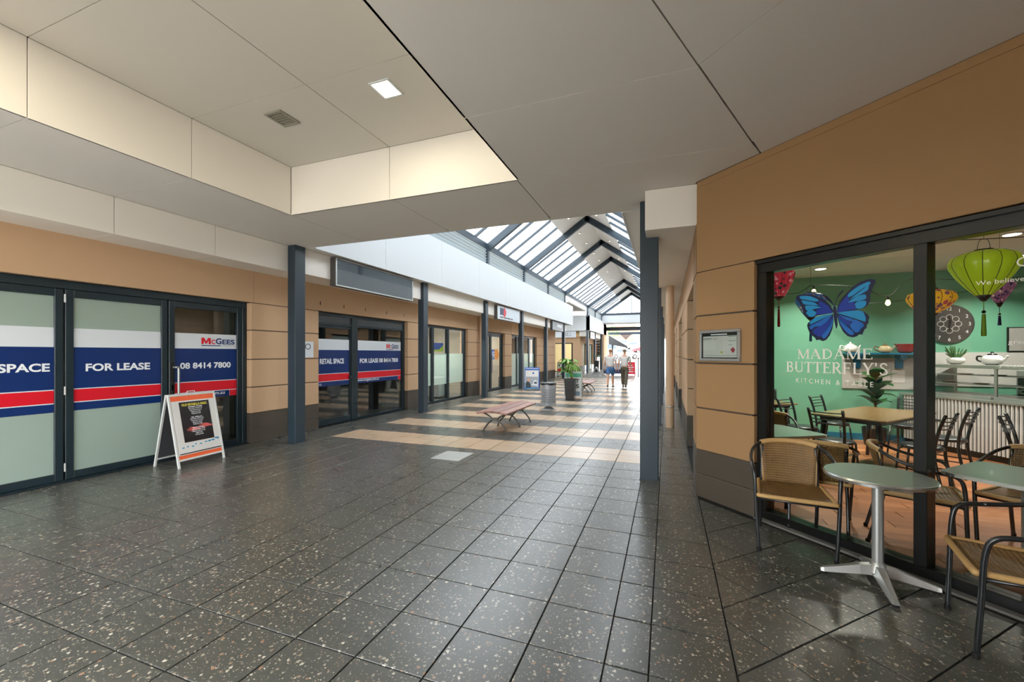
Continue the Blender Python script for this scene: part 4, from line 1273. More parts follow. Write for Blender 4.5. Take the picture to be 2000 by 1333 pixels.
BF = {
 'o1': [(1.314,1.900),(1.324,1.944),(1.349,1.991),(1.388,2.036),(1.430,2.079),(1.476,2.107),(1.521,2.119),(1.552,2.116),(1.572,2.105),(1.574,2.087),(1.561,2.060),(1.548,2.030),(1.541,2.000),(1.541,1.963),(1.532,1.932),(1.512,1.908),(1.476,1.894),(1.416,1.890),(1.319,1.877)],
 'o2': [(1.289,1.902),(1.269,1.944),(1.233,1.988),(1.186,2.022),(1.131,2.050),(1.076,2.063),(1.024,2.066),(0.998,2.055),(0.995,2.040),(1.010,2.014),(1.033,1.987),(1.047,1.955),(1.056,1.918),(1.059,1.888),(1.076,1.869),(1.109,1.860),(1.153,1.868),(1.207,1.873),(1.284,1.880)],
 'o3': [(1.317,1.874),(1.368,1.889),(1.426,1.892),(1.476,1.887),(1.508,1.868),(1.530,1.843),(1.535,1.821),(1.528,1.803),(1.532,1.795),(1.526,1.777),(1.519,1.769),(1.517,1.746),(1.504,1.736),(1.495,1.718),(1.490,1.696),(1.467,1.700),(1.453,1.684),(1.426,1.677),(1.392,1.687),(1.359,1.724),(1.334,1.781),(1.319,1.838)],
 'o4': [(1.287,1.874),(1.228,1.871),(1.164,1.862),(1.126,1.841),(1.093,1.811),(1.087,1.790),(1.095,1.760),(1.115,1.742),(1.112,1.718),(1.131,1.705),(1.153,1.681),(1.159,1.663),(1.186,1.666),(1.212,1.653),(1.238,1.664),(1.264,1.700),(1.284,1.756),(1.292,1.823)],
 'o5': [(1.287,1.931),(1.297,1.941),(1.309,1.928),(1.314,1.894),(1.319,1.866),(1.317,1.838),(1.321,1.782),(1.314,1.751),(1.307,1.760),(1.297,1.811),(1.289,1.868)],
 'o6': [(1.294,1.940),(1.269,1.986),(1.243,2.017),(1.209,2.037),(1.207,2.045),(1.215,2.044),(1.246,2.023),(1.272,1.990),(1.298,1.942)],
 'o7': [(1.299,1.941),(1.311,1.994),(1.334,2.037),(1.358,2.061),(1.364,2.060),(1.363,2.054),(1.339,2.033),(1.316,1.993),(1.304,1.940)],
 'd1': [(1.319,1.899),(1.339,1.953),(1.392,2.019),(1.404,1.963),(1.435,1.954),(1.442,1.915),(1.453,1.898),(1.392,1.893),(1.319,1.883)],
 'd2': [(1.282,1.892),(1.249,1.946),(1.186,1.999),(1.178,1.965),(1.199,1.935),(1.159,1.915),(1.159,1.880),(1.207,1.875),(1.282,1.881)],
 'd3': [(1.322,1.860),(1.359,1.829),(1.402,1.804),(1.416,1.792),(1.402,1.771),(1.349,1.802)],
 'd4': [(1.289,1.851),(1.243,1.809),(1.186,1.773),(1.131,1.747),(1.137,1.723),(1.164,1.704),(1.186,1.689),(1.207,1.697),(1.238,1.741),(1.284,1.795)],
 'c1': [(1.400,1.996),(1.397,2.024),(1.463,2.074),(1.526,2.098),(1.541,2.092),(1.535,2.074),(1.486,2.049),(1.430,2.008)],
 'c2': [(1.404,1.979),(1.444,2.009),(1.486,2.039),(1.526,2.070),(1.532,2.064),(1.526,2.039),(1.508,2.025),(1.458,1.999)],
 'c3': [(1.395,1.955),(1.430,1.984),(1.476,2.003),(1.508,2.004),(1.516,1.987),(1.510,1.969),(1.481,1.962),(1.435,1.959)],
 'c4': [(1.440,1.937),(1.458,1.956),(1.490,1.958),(1.512,1.953),(1.516,1.934),(1.504,1.911),(1.472,1.897),(1.447,1.909)],
 'c5': [(1.024,2.045),(1.053,2.051),(1.109,2.041),(1.164,2.013),(1.180,1.994),(1.153,1.991),(1.087,2.011),(1.036,2.026)],
 'c6': [(1.042,2.013),(1.087,2.003),(1.142,1.985),(1.164,1.967),(1.175,1.954),(1.120,1.964),(1.064,1.977),(1.047,2.000)],
 'c7': [(1.070,1.956),(1.087,1.963),(1.142,1.956),(1.199,1.935),(1.153,1.930),(1.098,1.917),(1.079,1.931)],
 'c8': [(1.080,1.898),(1.098,1.919),(1.131,1.920),(1.156,1.903),(1.159,1.885),(1.137,1.864),(1.104,1.868)],
 'c9': [(1.322,1.877),(1.392,1.887),(1.463,1.886),(1.495,1.872),(1.506,1.845),(1.512,1.823),(1.508,1.797),(1.476,1.810),(1.416,1.841)],
 'c10': [(1.282,1.872),(1.217,1.866),(1.159,1.856),(1.115,1.824),(1.109,1.801),(1.131,1.805),(1.196,1.836)],
 'm1': [(1.324,1.868),(1.368,1.845),(1.411,1.831),(1.433,1.813),(1.430,1.802),(1.402,1.810),(1.359,1.835)],
 'm2': [(1.435,1.818),(1.472,1.799),(1.497,1.779),(1.497,1.755),(1.476,1.751),(1.472,1.724),(1.449,1.714),(1.430,1.731),(1.407,1.771),(1.421,1.792)],
 'm3': [(1.324,1.849),(1.354,1.791),(1.407,1.749),(1.433,1.715),(1.430,1.699),(1.407,1.700),(1.373,1.734),(1.339,1.792)],
 'm4': [(1.282,1.866),(1.228,1.845),(1.164,1.809),(1.115,1.789),(1.109,1.771),(1.123,1.756),(1.164,1.786),(1.191,1.778),(1.243,1.815)],
 'm5': [(1.289,1.840),(1.279,1.773),(1.254,1.712),(1.228,1.679),(1.209,1.682),(1.207,1.702),(1.233,1.741),(1.269,1.785)],
}

M['bf_o'] = pm('decal_navy', (6, 20, 66), .4, var=0); M['bf_d'] = pm('decal_deep_blue', (18, 56, 160), .4, var=0)
M['bf_c'] = pm('decal_cyan', (22, 148, 206), .4, var=0); M['bf_m'] = pm('decal_mid_blue', (20, 108, 196), .4, var=0)
for pre, mt, nm, dd in (('o', 'bf_o', 'butterfly_outline', .0845), ('d', 'bf_d', 'butterfly_deep_blue', .0841), ('m', 'bf_m', 'butterfly_mid_blue', .0837), ('c', 'bf_c', 'butterfly_pale_cells', .0833)):
    bm = bmesh.new()
    for kk, poly in BF.items():
        if kk[0] != pre: continue
        P = [Vector((p[0], p[1], 0)) for p in poly]
        # smooth the outline
        if pre == 'c' or pre == 'm':
            PP = P + [P[0], P[1], P[2]]
            pts = smooth_path([P[-1]] + P + [P[0]], 4)[4:-4]
        else:
            pts = P
        vs = [bm.verts.new(CA + CT * p.x + CN * dd + Vector((0, 0, p.y))) for p in pts]
        f = bm.faces.new(vs)
    bmesh.ops.triangulate(bm, faces=bm.faces[:])
    me = bpy.data.meshes.new(nm); bm.to_mesh(me); bm.free()
    me.materials.append(M[mt])
    link(nm, me, window_cafe)

# ------------------------------------------------------------------ framed notice on the cafe pier
nb = thing('notice_case', 'silver framed notice case on the cafe corner pier', 'notice case', cpt(.295, 0, 1.47), -pi / 4)
mb = MB()
for a, b, c, d in ((-.24, .24, 0, .03), (-.24, .24, .295, .325), (-.24, -.21, .03, .295), (.21, .24, .03, .295)):
    mb.box(a, b, -.03, 0, c, d, .006)
mb.build('frame', 'satin', nb)
MB().box(-.21, .21, -.012, -.004, .03, .295).build('backing', 'black', nb)
MB().box(-.195, .20, -.016, -.012, .04, .26).build('paper', pm('notice_paper', (206, 204, 200), .5, var=.02), nb)
MB().box(-.21, .21, -.024, -.021, .03, .295).build('glazing', 'glass', nb)
mb = MB()
mb.box(-.10, .09, -.0135, -.012, .27, .282)
mb.build('heading', 'ltext', nb)
mb = MB()
for a, b, z in ((-.19, -.08, .235), (-.19, -.10, .226), (-.07, -.02, .23), (.11, .19, .25), (.11, .19, .205), (.11, .15, .165)):
    mb.box(a, b, -.0175, -.016, z, z + .004)
mb.box(-.195, .195, -.0175, -.016, .06, .062)
tag(mb.build('print_lines', 'slate', nb), kind='stuff')
MB().prism([(.16, .085), (.185, .115), (.16, .145), (.13, .12)], (0, -.0175, 0), X3, Z3, Y3, 0, .0015).build('red_mark', pm('notice_red', (160, 40, 56), .5), nb)
MB().box(.02, .045, -.0175, -.016, .085, .102).build('yellow_mark', pm('notice_yellow', (176, 172, 40), .5), nb)

# ================================================================== THINGS IN THE ARCADE
M['orange'] = pm('orange_board', (232, 98, 50), .5)
M['board_w'] = pm('board_white', (214, 212, 208), .45, var=.02)
M['poster_k'] = pm('poster_black', (26, 18, 22), .35, var=.1, scale=9)
M['yellow'] = pm('print_yellow', (235, 220, 70), .5, var=0)
M['handskin'] = pm('print_hand', (214, 92, 84), .5)
M['paint_w'] = pm('white_paint_frame', (206, 208, 206), .45)
M['cyanp'] = pm('print_cyan', (30, 140, 190), .5)

def aframe(label, loc, rz, w, h, spread, frame_mat, face_mat, group='sandwich boards in the arcade', back_mat='slate'):
    """two hinged leaves; local +X is the front, width along Y"""
    t = thing('sandwich_board', label, 'sandwich board', loc, rz, group)
    res = []
    for s in (1, -1):
        bx = s * spread / 2
        top = Vector((s * .012, 0, h)); bot = Vector((bx, 0, 0))
        up = (top - bot); L = up.length; up.normalize()
        n = Vector((up.z * s, 0, -up.x * s))
        mb = MB()
        for sy in (-1, 1):
            mb.obox(bot, Y3, up, n, sy * w / 2 - (.028 if sy > 0 else 0), sy * w / 2 + (.028 if sy < 0 else 0), 0, L, -.012, .012, .003)
        mb.obox(bot, Y3, up, n, -w / 2 + .028, w / 2 - .028, L - .03, L, -.012, .012, .003)
        mb.obox(bot, Y3, up, n, -w / 2 + .028, w / 2 - .028, .09, .115, -.012, .012, .003)
        mb.build('front_frame' if s > 0 else 'rear_frame', frame_mat, t)
        p = MB().obox(bot, Y3, up, n, -w / 2 + .028, w / 2 - .028, .115, L - .03, -.004, .004).build('front_panel' if s > 0 else 'rear_panel', face_mat if s > 0 else back_mat, t)
        res.append((bot, up, n, L))
    mb = MB()
    mb.tube([Vector((0, -.06, h - .01)), Vector((0, -.05, h + .03)), Vector((0, .05, h + .03)), Vector((0, .06, h - .01))], .006, 6).build('carry_handle', frame_mat, t)
    return t, res[0]

# nails price board
t, (bot, up, n, L) = aframe('white framed nails price board standing before the clear lease door', (-6.375, 3.96, 0), radians(4), 0.66, 0.985, 0.46, 'paint_w', 'orange', None)
def onb(mb, pts_list, lift, name, mat, par):
    for poly in pts_list:
        mb.flat(poly, bot + n * lift, Y3, up)
    return mb.build(name, mat, par, fix=False)
MB().obox(bot, Y3, up, n, -.298, .302, .165, .91, .005, .009).build('white_sheet', 'board_w', t)
MB().obox(bot, Y3, up, n, -.20, .215, .33, .89, .009, .013).build('price_poster', 'poster_k', t)
ob_ = bot + n * .0145
mb = MB(); letter(mb, 'OLD REYNELLA NAILS', ob_, Y3, up, -.17, .18, .832, .034, bold=.03); mb.build('poster_title', 'yellow', t, fix=False)
mb = MB()
rows = [('NORMAL POLISH', .805), ('Buff, shape, Hands $ 10', .780), ('Buff,shape,Toes $ 15', .755), ('Manicure $ 20', .730), ('Pedicure $ 25', .705), ('GEL SHELLAC', .655), ('Buff, shape, Hands $ 25', .630), ('Buff,shape,Toes $ 25', .605), ('Manicure $ 30', .580), ('Pedicure $ 40', .555), ('SNS POWDER', .505), ('Natural colour $ 35', .480), ('Natural colour $ 45', .455), ('Refill $ 40', .430), ('Full Set $ 50', .405)]
for s, z in rows:
    letter(mb, s, ob_ + n * .001, Y3, up, -.15, .17, z, .019, bold=.02, align='center')
tag(mb.build('price_list', 'ltext', t, fix=False), kind='stuff')
def hand2(cx, cz, k):
    P = [(0, 0), (.07, .03), (.15, .035), (.17, .03), (.10, .018), (.19, .012), (.20, .004), (.10, .004), (.19, -.012), (.19, -.02), (.09, -.010), (.15, -.03), (.14, -.036), (.06, -.022), (-.02, -.02)]
    return [(cx + k * p[0], cz + abs(k) * p[1]) for p in P]
mb = MB()
for (cx, cz, k) in ((.03, .50, -.9), (.2, .53, -.95)):
    bmh = hand2(cx, cz, k)
    # fan of quads so the concave outline stays clean
    for i in range(1, len(bmh) - 1):
        mb.flat([bmh[0], bmh[i], bmh[i + 1]], ob_ + n * .0004, Y3, up)
mb.build('printed_hands', 'handskin', t, fix=False)
random.seed(3)
onb(MB(), [[(a, b), (a + .018 + random.random() * .02, b), (a + .018 + random.random() * .02, b + .016), (a, b + .014)] for a, b in [(-.24 + .06 * k + random.uniform(-.01, .01), .255 + random.uniform(-.012, .012) + .006 * k) for k in range(9)]] + [[(a, b), (a + .03, b), (a + .03, b + .02), (a, b + .02)] for a, b in ((.17, .29), (.22, .31), (.12, .285), (.25, .30))], .0105, 'blue_paint_marks', 'cyanp', t)['kind'] = 'stuff'
onb(MB(), [[(-.285, .175), (.30, .175), (.30, .19), (-.285, .188)]], .0108, 'black_strip', 'poster_k', t)
# blue health sandwich board
t, (bot, up, n, L) = aframe('blue edged sandwich board with a photo leaning by the fourth column', (-5.42, 17.0, 0), radians(-78), 0.62, 0.95, .5, 'badge_b', 'board_w')
MB().obox(bot, Y3, up, n, -.26, .26, .10, .58, .005, .008).build('printed_photo', pm('photo_grey', (150, 156, 160), .4, var=.2, scale=6), t)
MB().prism([(-.26, .10), (-.02, .10), (-.05, .25), (-.12, .36), (-.2, .38), (-.26, .3)], bot, Y3, up, n, .008, .010).build('photo_figure', pm('photo_dark', (42, 58, 58), .5), t)
MB().prism([(-.19, .38), (-.1, .37), (-.07, .44), (-.1, .50), (-.18, .5)], bot, Y3, up, n, .008, .010).build('photo_face', pm('photo_skin', (206, 150, 120), .5), t)
MB().prism([(-.02, .22), (.24, .18), (.25, .34), (.18, .44), (.08, .42), (.05, .3)], bot, Y3, up, n, .008, .0095).build('photo_machine', 'white', t)
MB().obox(bot, Y3, up, n, .10, .22, .27, .36, .0095, .011).build('photo_screen', 'slate', t)
MB().obox(bot, Y3, up, n, -.28, .28, .06, .10, .005, .009).build('blue_foot_band', 'cyanp', t)
MB().obox(bot, Y3, up, n, -.28, .28, .86, .92, .005, .009).build('blue_head_band', 'badge_b', t)
MB().obox(bot, Y3, up, n, 0.02, .09, .70, .77, .005, .008).build('round_logo', 'badge_b', t)
# green topped board half hidden by the planter
t, (bot, up, n, L) = aframe('white and green sandwich board half hidden behind the palm planter', (-3.03, 14.18, 0), radians(-84), 0.60, 0.93, .5, 'satin', 'board_w')
MB().obox(bot, Y3, up, n, -.27, .27, .76, .90, .005, .008).build('green_head', pm('board_green', (84, 158, 130), .5), t)
mb = MB()
letter(mb, 'T', bot + n * .009, Y3, up, .10, .21, .56, .14, bold=.03); mb.build('letter', 'black', t, fix=False); mb = MB(); letter(mb, 'S', bot + n * .009, Y3, up, .10, .21, .38, .14, bold=.03)
mb.build('letter', 'black', t, fix=False)
MB().obox(bot, Y3, up, n, .06, .24, .13, .27, .005, .008).build('small_picture', pm('board_picture', (120, 140, 158), .5, var=.3, scale=14), t)
# red and white board by the salon corner
t, (bot, up, n, L) = aframe('black framed sandwich board with a red panel by the left block corner', (-6.35, 26.3, 0), radians(-85), 0.62, 1.0, .55, 'black', 'board_w')
MB().obox(bot, Y3, up, n, -.26, .28, .40, .60, .005, .008).build('red_panel', 'red', t)
mb = MB(); letter(mb, '1', bot + n * .009, Y3, up, -.22, -.14, .74, .14, bold=.03); mb.build('letter', 'black', t, fix=False); mb = MB(); letter(mb, 'C', bot + n * .009, Y3, up, -.08, .16, .16, .18, bold=.05); mb.build('lettering', 'black', t, fix=False)
# white board seen edge-on
t, _ = aframe('black and white sandwich board seen edge-on in the middle of the far floor', (-4.56, 28.8, 0), radians(182), 0.6, 0.62, .62, 'paint_w', 'slate')
# ------------------------------------------------------------------ barrier banners and stanchion near the exit
t = thing('barrier_banner', 'grey and navy banner barrier across the far exit', 'barrier', (-3.6, 30.3, 0))
MB().box(-.68, .68, -.01, .01, .12, .88).build('banner', pm('banner_grey', (170, 178, 192), .6), t)
MB().box(-.68, .68, -.013, .013, .12, .42).build('navy_band', 'navy', t)
for s in (-1, 1):
    MB().tube([(s * .7, 0, 0), (s * .7, 0, .95)], .02, 8).build('post', 'satin', t)
    MB().lathe([(.15, 0), (.15, .015), (.02, .03)], (s * .7, 0, 0), 14).build('foot', 'black', t)
t, (bot, up, n, L) = aframe('small red sandwich board beside the walking person in brown trousers', (-2.42, 30.6, 0), radians(-90), .6, .95, .4, 'red', 'red')
mb = MB()
for k in range(4): mb.obox(bot, Y3, up, n, -.2, .2 - .08 * (k % 2), .25 + k * .15, .30 + k * .15, .005, .007)
tag(mb.build('print', 'ltext', t), kind='stuff')
t = thing('barrier_post', 'slim black barrier post on a round foot near the exit', 'barrier post', (-1.82, 29.2, 0))
MB().tube([(0, 0, 0), (0, 0, 1.25)], .028, 10).build('post', 'black', t, smooth=True, auto=True)
MB().lathe([(.19, 0), (.19, .012), (.03, .03)], (0, 0, 0), 18).build('foot', 'black', t)
MB().lathe([(.04, 1.2), (.045, 1.22), (.045, 1.26), (.02, 1.28)], (0, 0, 0), 12).build('cap', 'black', t)

# ------------------------------------------------------------------ benches
M['bench_wood'] = wood_mat('bench_timber', (126, 88, 78), (172, 128, 114), .45, (30, 1.5, 30))
M['cast'] = pm('cast_aluminium', (92, 90, 84), .42, metal=.4)
def make_bench(label, loc, rz, group):
    t = thing('bench', label, 'bench', loc, rz, group)
    nb_ = 4; W_ = .64; wd = W_ / nb_
    for k in range(nb_):
        x0 = -W_ / 2 + k * wd; x1 = x0 + wd - .008
        def zc(x): return .415 + .018 * cos(x / (W_ / 2) * pi)
        z0 = zc(x0); z1 = zc(x1)
        ax = Vector((x1 - x0, 0, z1 - z0)); l = ax.length; ax.normalize()
        MB().obox((x0, 0, z0), ax, Y3, ax.cross(Vector(Y3)), 0, l, -.92, .92, -.018, .018, .005).build('seat_plank', 'bench_wood', t)
    for y in (-.75, 0, .72):
        mb = MB()
        for s in (-1, 1):
            path = smooth_path([(s * .245, y, .012), (s * .215, y, .09), (s * .13, y, .19), (s * .062, y, .255), (s * .10, y, .31), (s * .20, y, .365), (s * .29, y, .392)], 5)
            mb.tube(path, [.017] * len(path), 8)
        mb.box(-.075, .075, y - .013, y + .013, .235, .285, .006)
        mb.box(-.30, .30, y - .012, y + .012, .382, .396)
        mb.build('leg_frame', 'cast', t, smooth=True, auto=True)
        for s in (-1, 1):
            MB().lathe([(.026, 0), (.028, .008), (.018, .03)], (s * .245, y, 0), 10).build('foot', 'cast', t)
    return t
b1 = make_bench('slatted timber bench on cast legs in the foreground of the stripes', (-3.15, 8.24, 0), 0, 'timber benches in the arcade')
place(b1, (-3.08, 16.75, 0), 0, 'slatted timber bench half hidden behind the green topped board', 'timber benches in the arcade')

# ------------------------------------------------------------------ litter bin
t = thing('litter_bin', 'grey perforated round litter bin with a black bag liner', 'litter bin', (-3.09, 11.17, 0))
M['bin'] = pm('bin_grey', (168, 172, 176), .4, metal=.2)
R_ = .205
mb = MB(); mb.lathe([(.185, .13), (.185, .66)], (0, 0, 0), 28); mb.build('inner_liner', pm('bin_inside', (92, 96, 100), .6), t, smooth=True, auto=True)
mb = MB()
mb.lathe([(.186, .115), (R_, .115), (R_, .20), (.186, .20)], (0, 0, 0), 36)
mb.lathe([(.186, .585), (R_, .585), (R_, .715), (.186, .715)], (0, 0, 0), 36)
for k in range(6):
    z = .245 + k * .062
    mb.lathe([(.186, z), (R_, z), (R_, z + .02), (.186, z + .02)], (0, 0, 0), 36)
for k in range(36):
    a = 2 * pi * k / 36
    mb.obox((0, 0, 0), (cos(a), sin(a), 0), (-sin(a), cos(a), 0), Z3, .186, R_ - .001, -.010, .010, .2, .585)
mb.build('perforated_shell', 'bin', t)
MB().lathe([(.205, 0), (.205, .012), (.185, .022), (.12, .05), (.04, .10), (.03, .12)], (0, 0, 0), 32).build('pedestal', 'bin', t, smooth=True, auto=True)
MB().lathe([(.212, .705), (.216, .715), (.216, .728), (.205, .735), (.17, .735), (.17, .71)], (0, 0, 0), 32).build('rim', 'satin', t, smooth=True, auto=True)
mb = MB(); vs = []; fs = []
sg_ = 40
for r in range(4):
    for k in range(sg_):
        a = 2 * pi * k / sg_
        rr = [.18, .214, .219, .216][r]; zz = [.725, .742, .715, .69 - .055 * max(0, sin(a - .3)) - .012 * sin(5 * a)][r]
        vs.append((rr * cos(a), rr * sin(a), zz))
for r in range(3):
    for k in range(sg_):
        fs.append((r * sg_ + k, r * sg_ + (k + 1) % sg_, (r + 1) * sg_ + (k + 1) % sg_, (r + 1) * sg_ + k))
mb.add(vs, fs).build('bag_liner', pm('bag_black', (26, 26, 28), .3), t, smooth=True)

# ------------------------------------------------------------------ planters
M['leaf'] = pm('leaf_green', (98, 158, 44), .45, var=.3, scale=14); M['leaf2'] = pm('leaf_yellow_green', (148, 178, 92), .5, var=.2, scale=14)
M['leaf_d'] = pm('leaf_dark', (44, 92, 42), .4, var=.3, scale=10); M['stem'] = pm('stem_brown', (120, 96, 60), .7)
M['soil'] = pm('soil', (60, 48, 38), .9)
def blade(mb, base, az, length, width, rise, droop, seg=7, fold=.25):
    """arching leaf blade with a folded midrib"""
    d = Vector((cos(az), sin(az), 0)); side = Vector((-sin(az), cos(az), 0))
    vs = []; fs = []
    for i in range(seg + 1):
        u = i / seg
        p = Vector(base) + d * (length * u) + Vector((0, 0, rise * u - droop * u * u))
        w = width * (sin(pi * min(1, u * .92 + .08))) ** .8
        for s in (-1, 0, 1):
            vs.append(p + side * s * w / 2 + Vector((0, 0, abs(s) * w * fold)))
    for i in range(seg):
        for s in (0, 1):
            fs.append((3 * i + s, 3 * i + s + 1, 3 * i + 4 + s, 3 * i + 3 + s))
    mb.add(vs, fs)
t = thing('planter', 'tapered black planter with a bright green palm', 'planter', (-3.02, 13.66, 0))
mb = MB()
def frust(mb, z0, z1, w0, w1):
    vs = [(sx * w / 2, sy * w / 2, z) for z, w in ((z0, w0), (z1, w1)) for sx, sy in ((-1, -1), (1, -1), (1, 1), (-1, 1))]
    mb.add(vs, [(3, 2, 1, 0), (4, 5, 6, 7), (0, 1, 5, 4), (1, 2, 6, 5), (2, 3, 7, 6), (3, 0, 4, 7)])
frust(mb, 0, .66, .265, .345); mb.build('pot', pm('pot_black', (24, 25, 27), .25, var=.1), t)
mb = MB(); frust(mb, .66, .71, .365, .37); mb.build('pot_rim', 'black', t)
mb = MB(); frust(mb, .70, .715, .33, .33); mb.build('soil_top', 'soil', t)
mb = MB()
for (dx, dy, hx_, hz) in ((-.08, 0, -.12, .5), (.02, .02, -.05, .62), (.06, -.02, .12, .55), (.03, 0, .02, .45)):
    mb.tube(smooth_path([(dx, dy, .71), (dx + hx_ * .3, dy, .71 + hz * .5), (dx + hx_, dy, .71 + hz)], 4), .010, 6)
mb.build('stalks', 'stem', t)
random.seed(11)
mb = MB()
for k in range(26):
    blade(mb, (-.10 + random.uniform(-.08, .08), random.uniform(-.05, .05), .98 + random.uniform(-.08, .26)), random.uniform(0, 6.28), random.uniform(.22, .42), random.uniform(.10, .16), random.uniform(.12, .3), random.uniform(.15, .35))
mb.build('broad_leaves', 'leaf', t, smooth=True)
mb = MB()
for (cx, cz) in ((.02, 1.22), (.14, 1.16)):
    for k in range(34):
        blade(mb, (cx, 0, cz), 2 * pi * k / 34 + random.uniform(-.1, .1), random.uniform(.20, .34), .035, .10, random.uniform(.26, .40), 6, .1)
mb.build('palm_fronds', 'leaf2', t, smooth=True)
mb = MB()
for k in range(8):
    blade(mb, (-.03, 0.02, 1.30), .1 + 2 * pi * k / 8, random.uniform(.3, .5), random.uniform(.09, .14), .18, random.uniform(.18, .3))
mb.build('upper_leaves', 'leaf', t, smooth=True)
mb = MB(); mb.lathe([(.02, .70), (.028, .74), (.02, .82), (.008, .86)], (.06, 0, 0), 8); mb.build('red_shoot', pm('shoot_red', (170, 90, 70), .6), t)

t = thing('planter', 'tall black planter with a small palm beside the far left columns', 'planter', (-5.6, 35.6, 0))
mb = MB(); frust(mb, 0, .95, .32, .42); mb.build('pot', 'black', t)
mb = MB()
for k in range(20): blade(mb, (0, 0, 1.35), 2 * pi * k / 20, random.uniform(.4, .6), .06, .35, random.uniform(.35, .6))
mb.build('palm_fronds', 'leaf_d', t, smooth=True)
MB().tube([(0, 0, .95), (.02, 0, 1.4)], .025, 6).build('trunk', 'stem', t)

# ------------------------------------------------------------------ two people walking away
def skin_mesh(name, verts, edges, radii, mat, parent, root=0, sub=2):
    me = bpy.data.meshes.new(name)
    me.from_pydata([Vector(v) for v in verts], edges, [])
    ob = bpy.data.objects.new(name, me)
    COL.objects.link(ob)
    sk = ob.modifiers.new('skin', 'SKIN')
    sk.use_smooth_shade = True
    for i, r in enumerate(radii):
        d = me.skin_vertices[0].data[i]
        d.radius = r if isinstance(r, tuple) else (r, r)
        d.use_root = (i == root)
    sb = ob.modifiers.new('sub', 'SUBSURF'); sb.levels = sub; sb.render_levels = sub
    dg = bpy.context.evaluated_depsgraph_get()
    out = bpy.data.meshes.new_from_object(ob.evaluated_get(dg))
    bpy.data.objects.remove(ob); bpy.data.meshes.remove(me)
    out.name = name
    out.materials.clear(); out.materials.append(M[mat])
    for p in out.polygons: p.use_smooth = True
    return link(name, out, parent)
M['skin'] = pm('skin', (206, 158, 128), .5, var=.04); M['hair_g'] = pm('hair_grey_brown', (142, 118, 92), .7); M['hair_b'] = pm('hair_auburn', (172, 120, 78), .7)
M['shirt'] = pm('white_shirt', (226, 224, 222), .8); M['denim'] = pm('denim_blue', (72, 112, 160), .8); M['khaki'] = pm('brown_trousers', (96, 88, 74), .85); M['shoe'] = pm('dark_shoe', (40, 40, 44), .6)
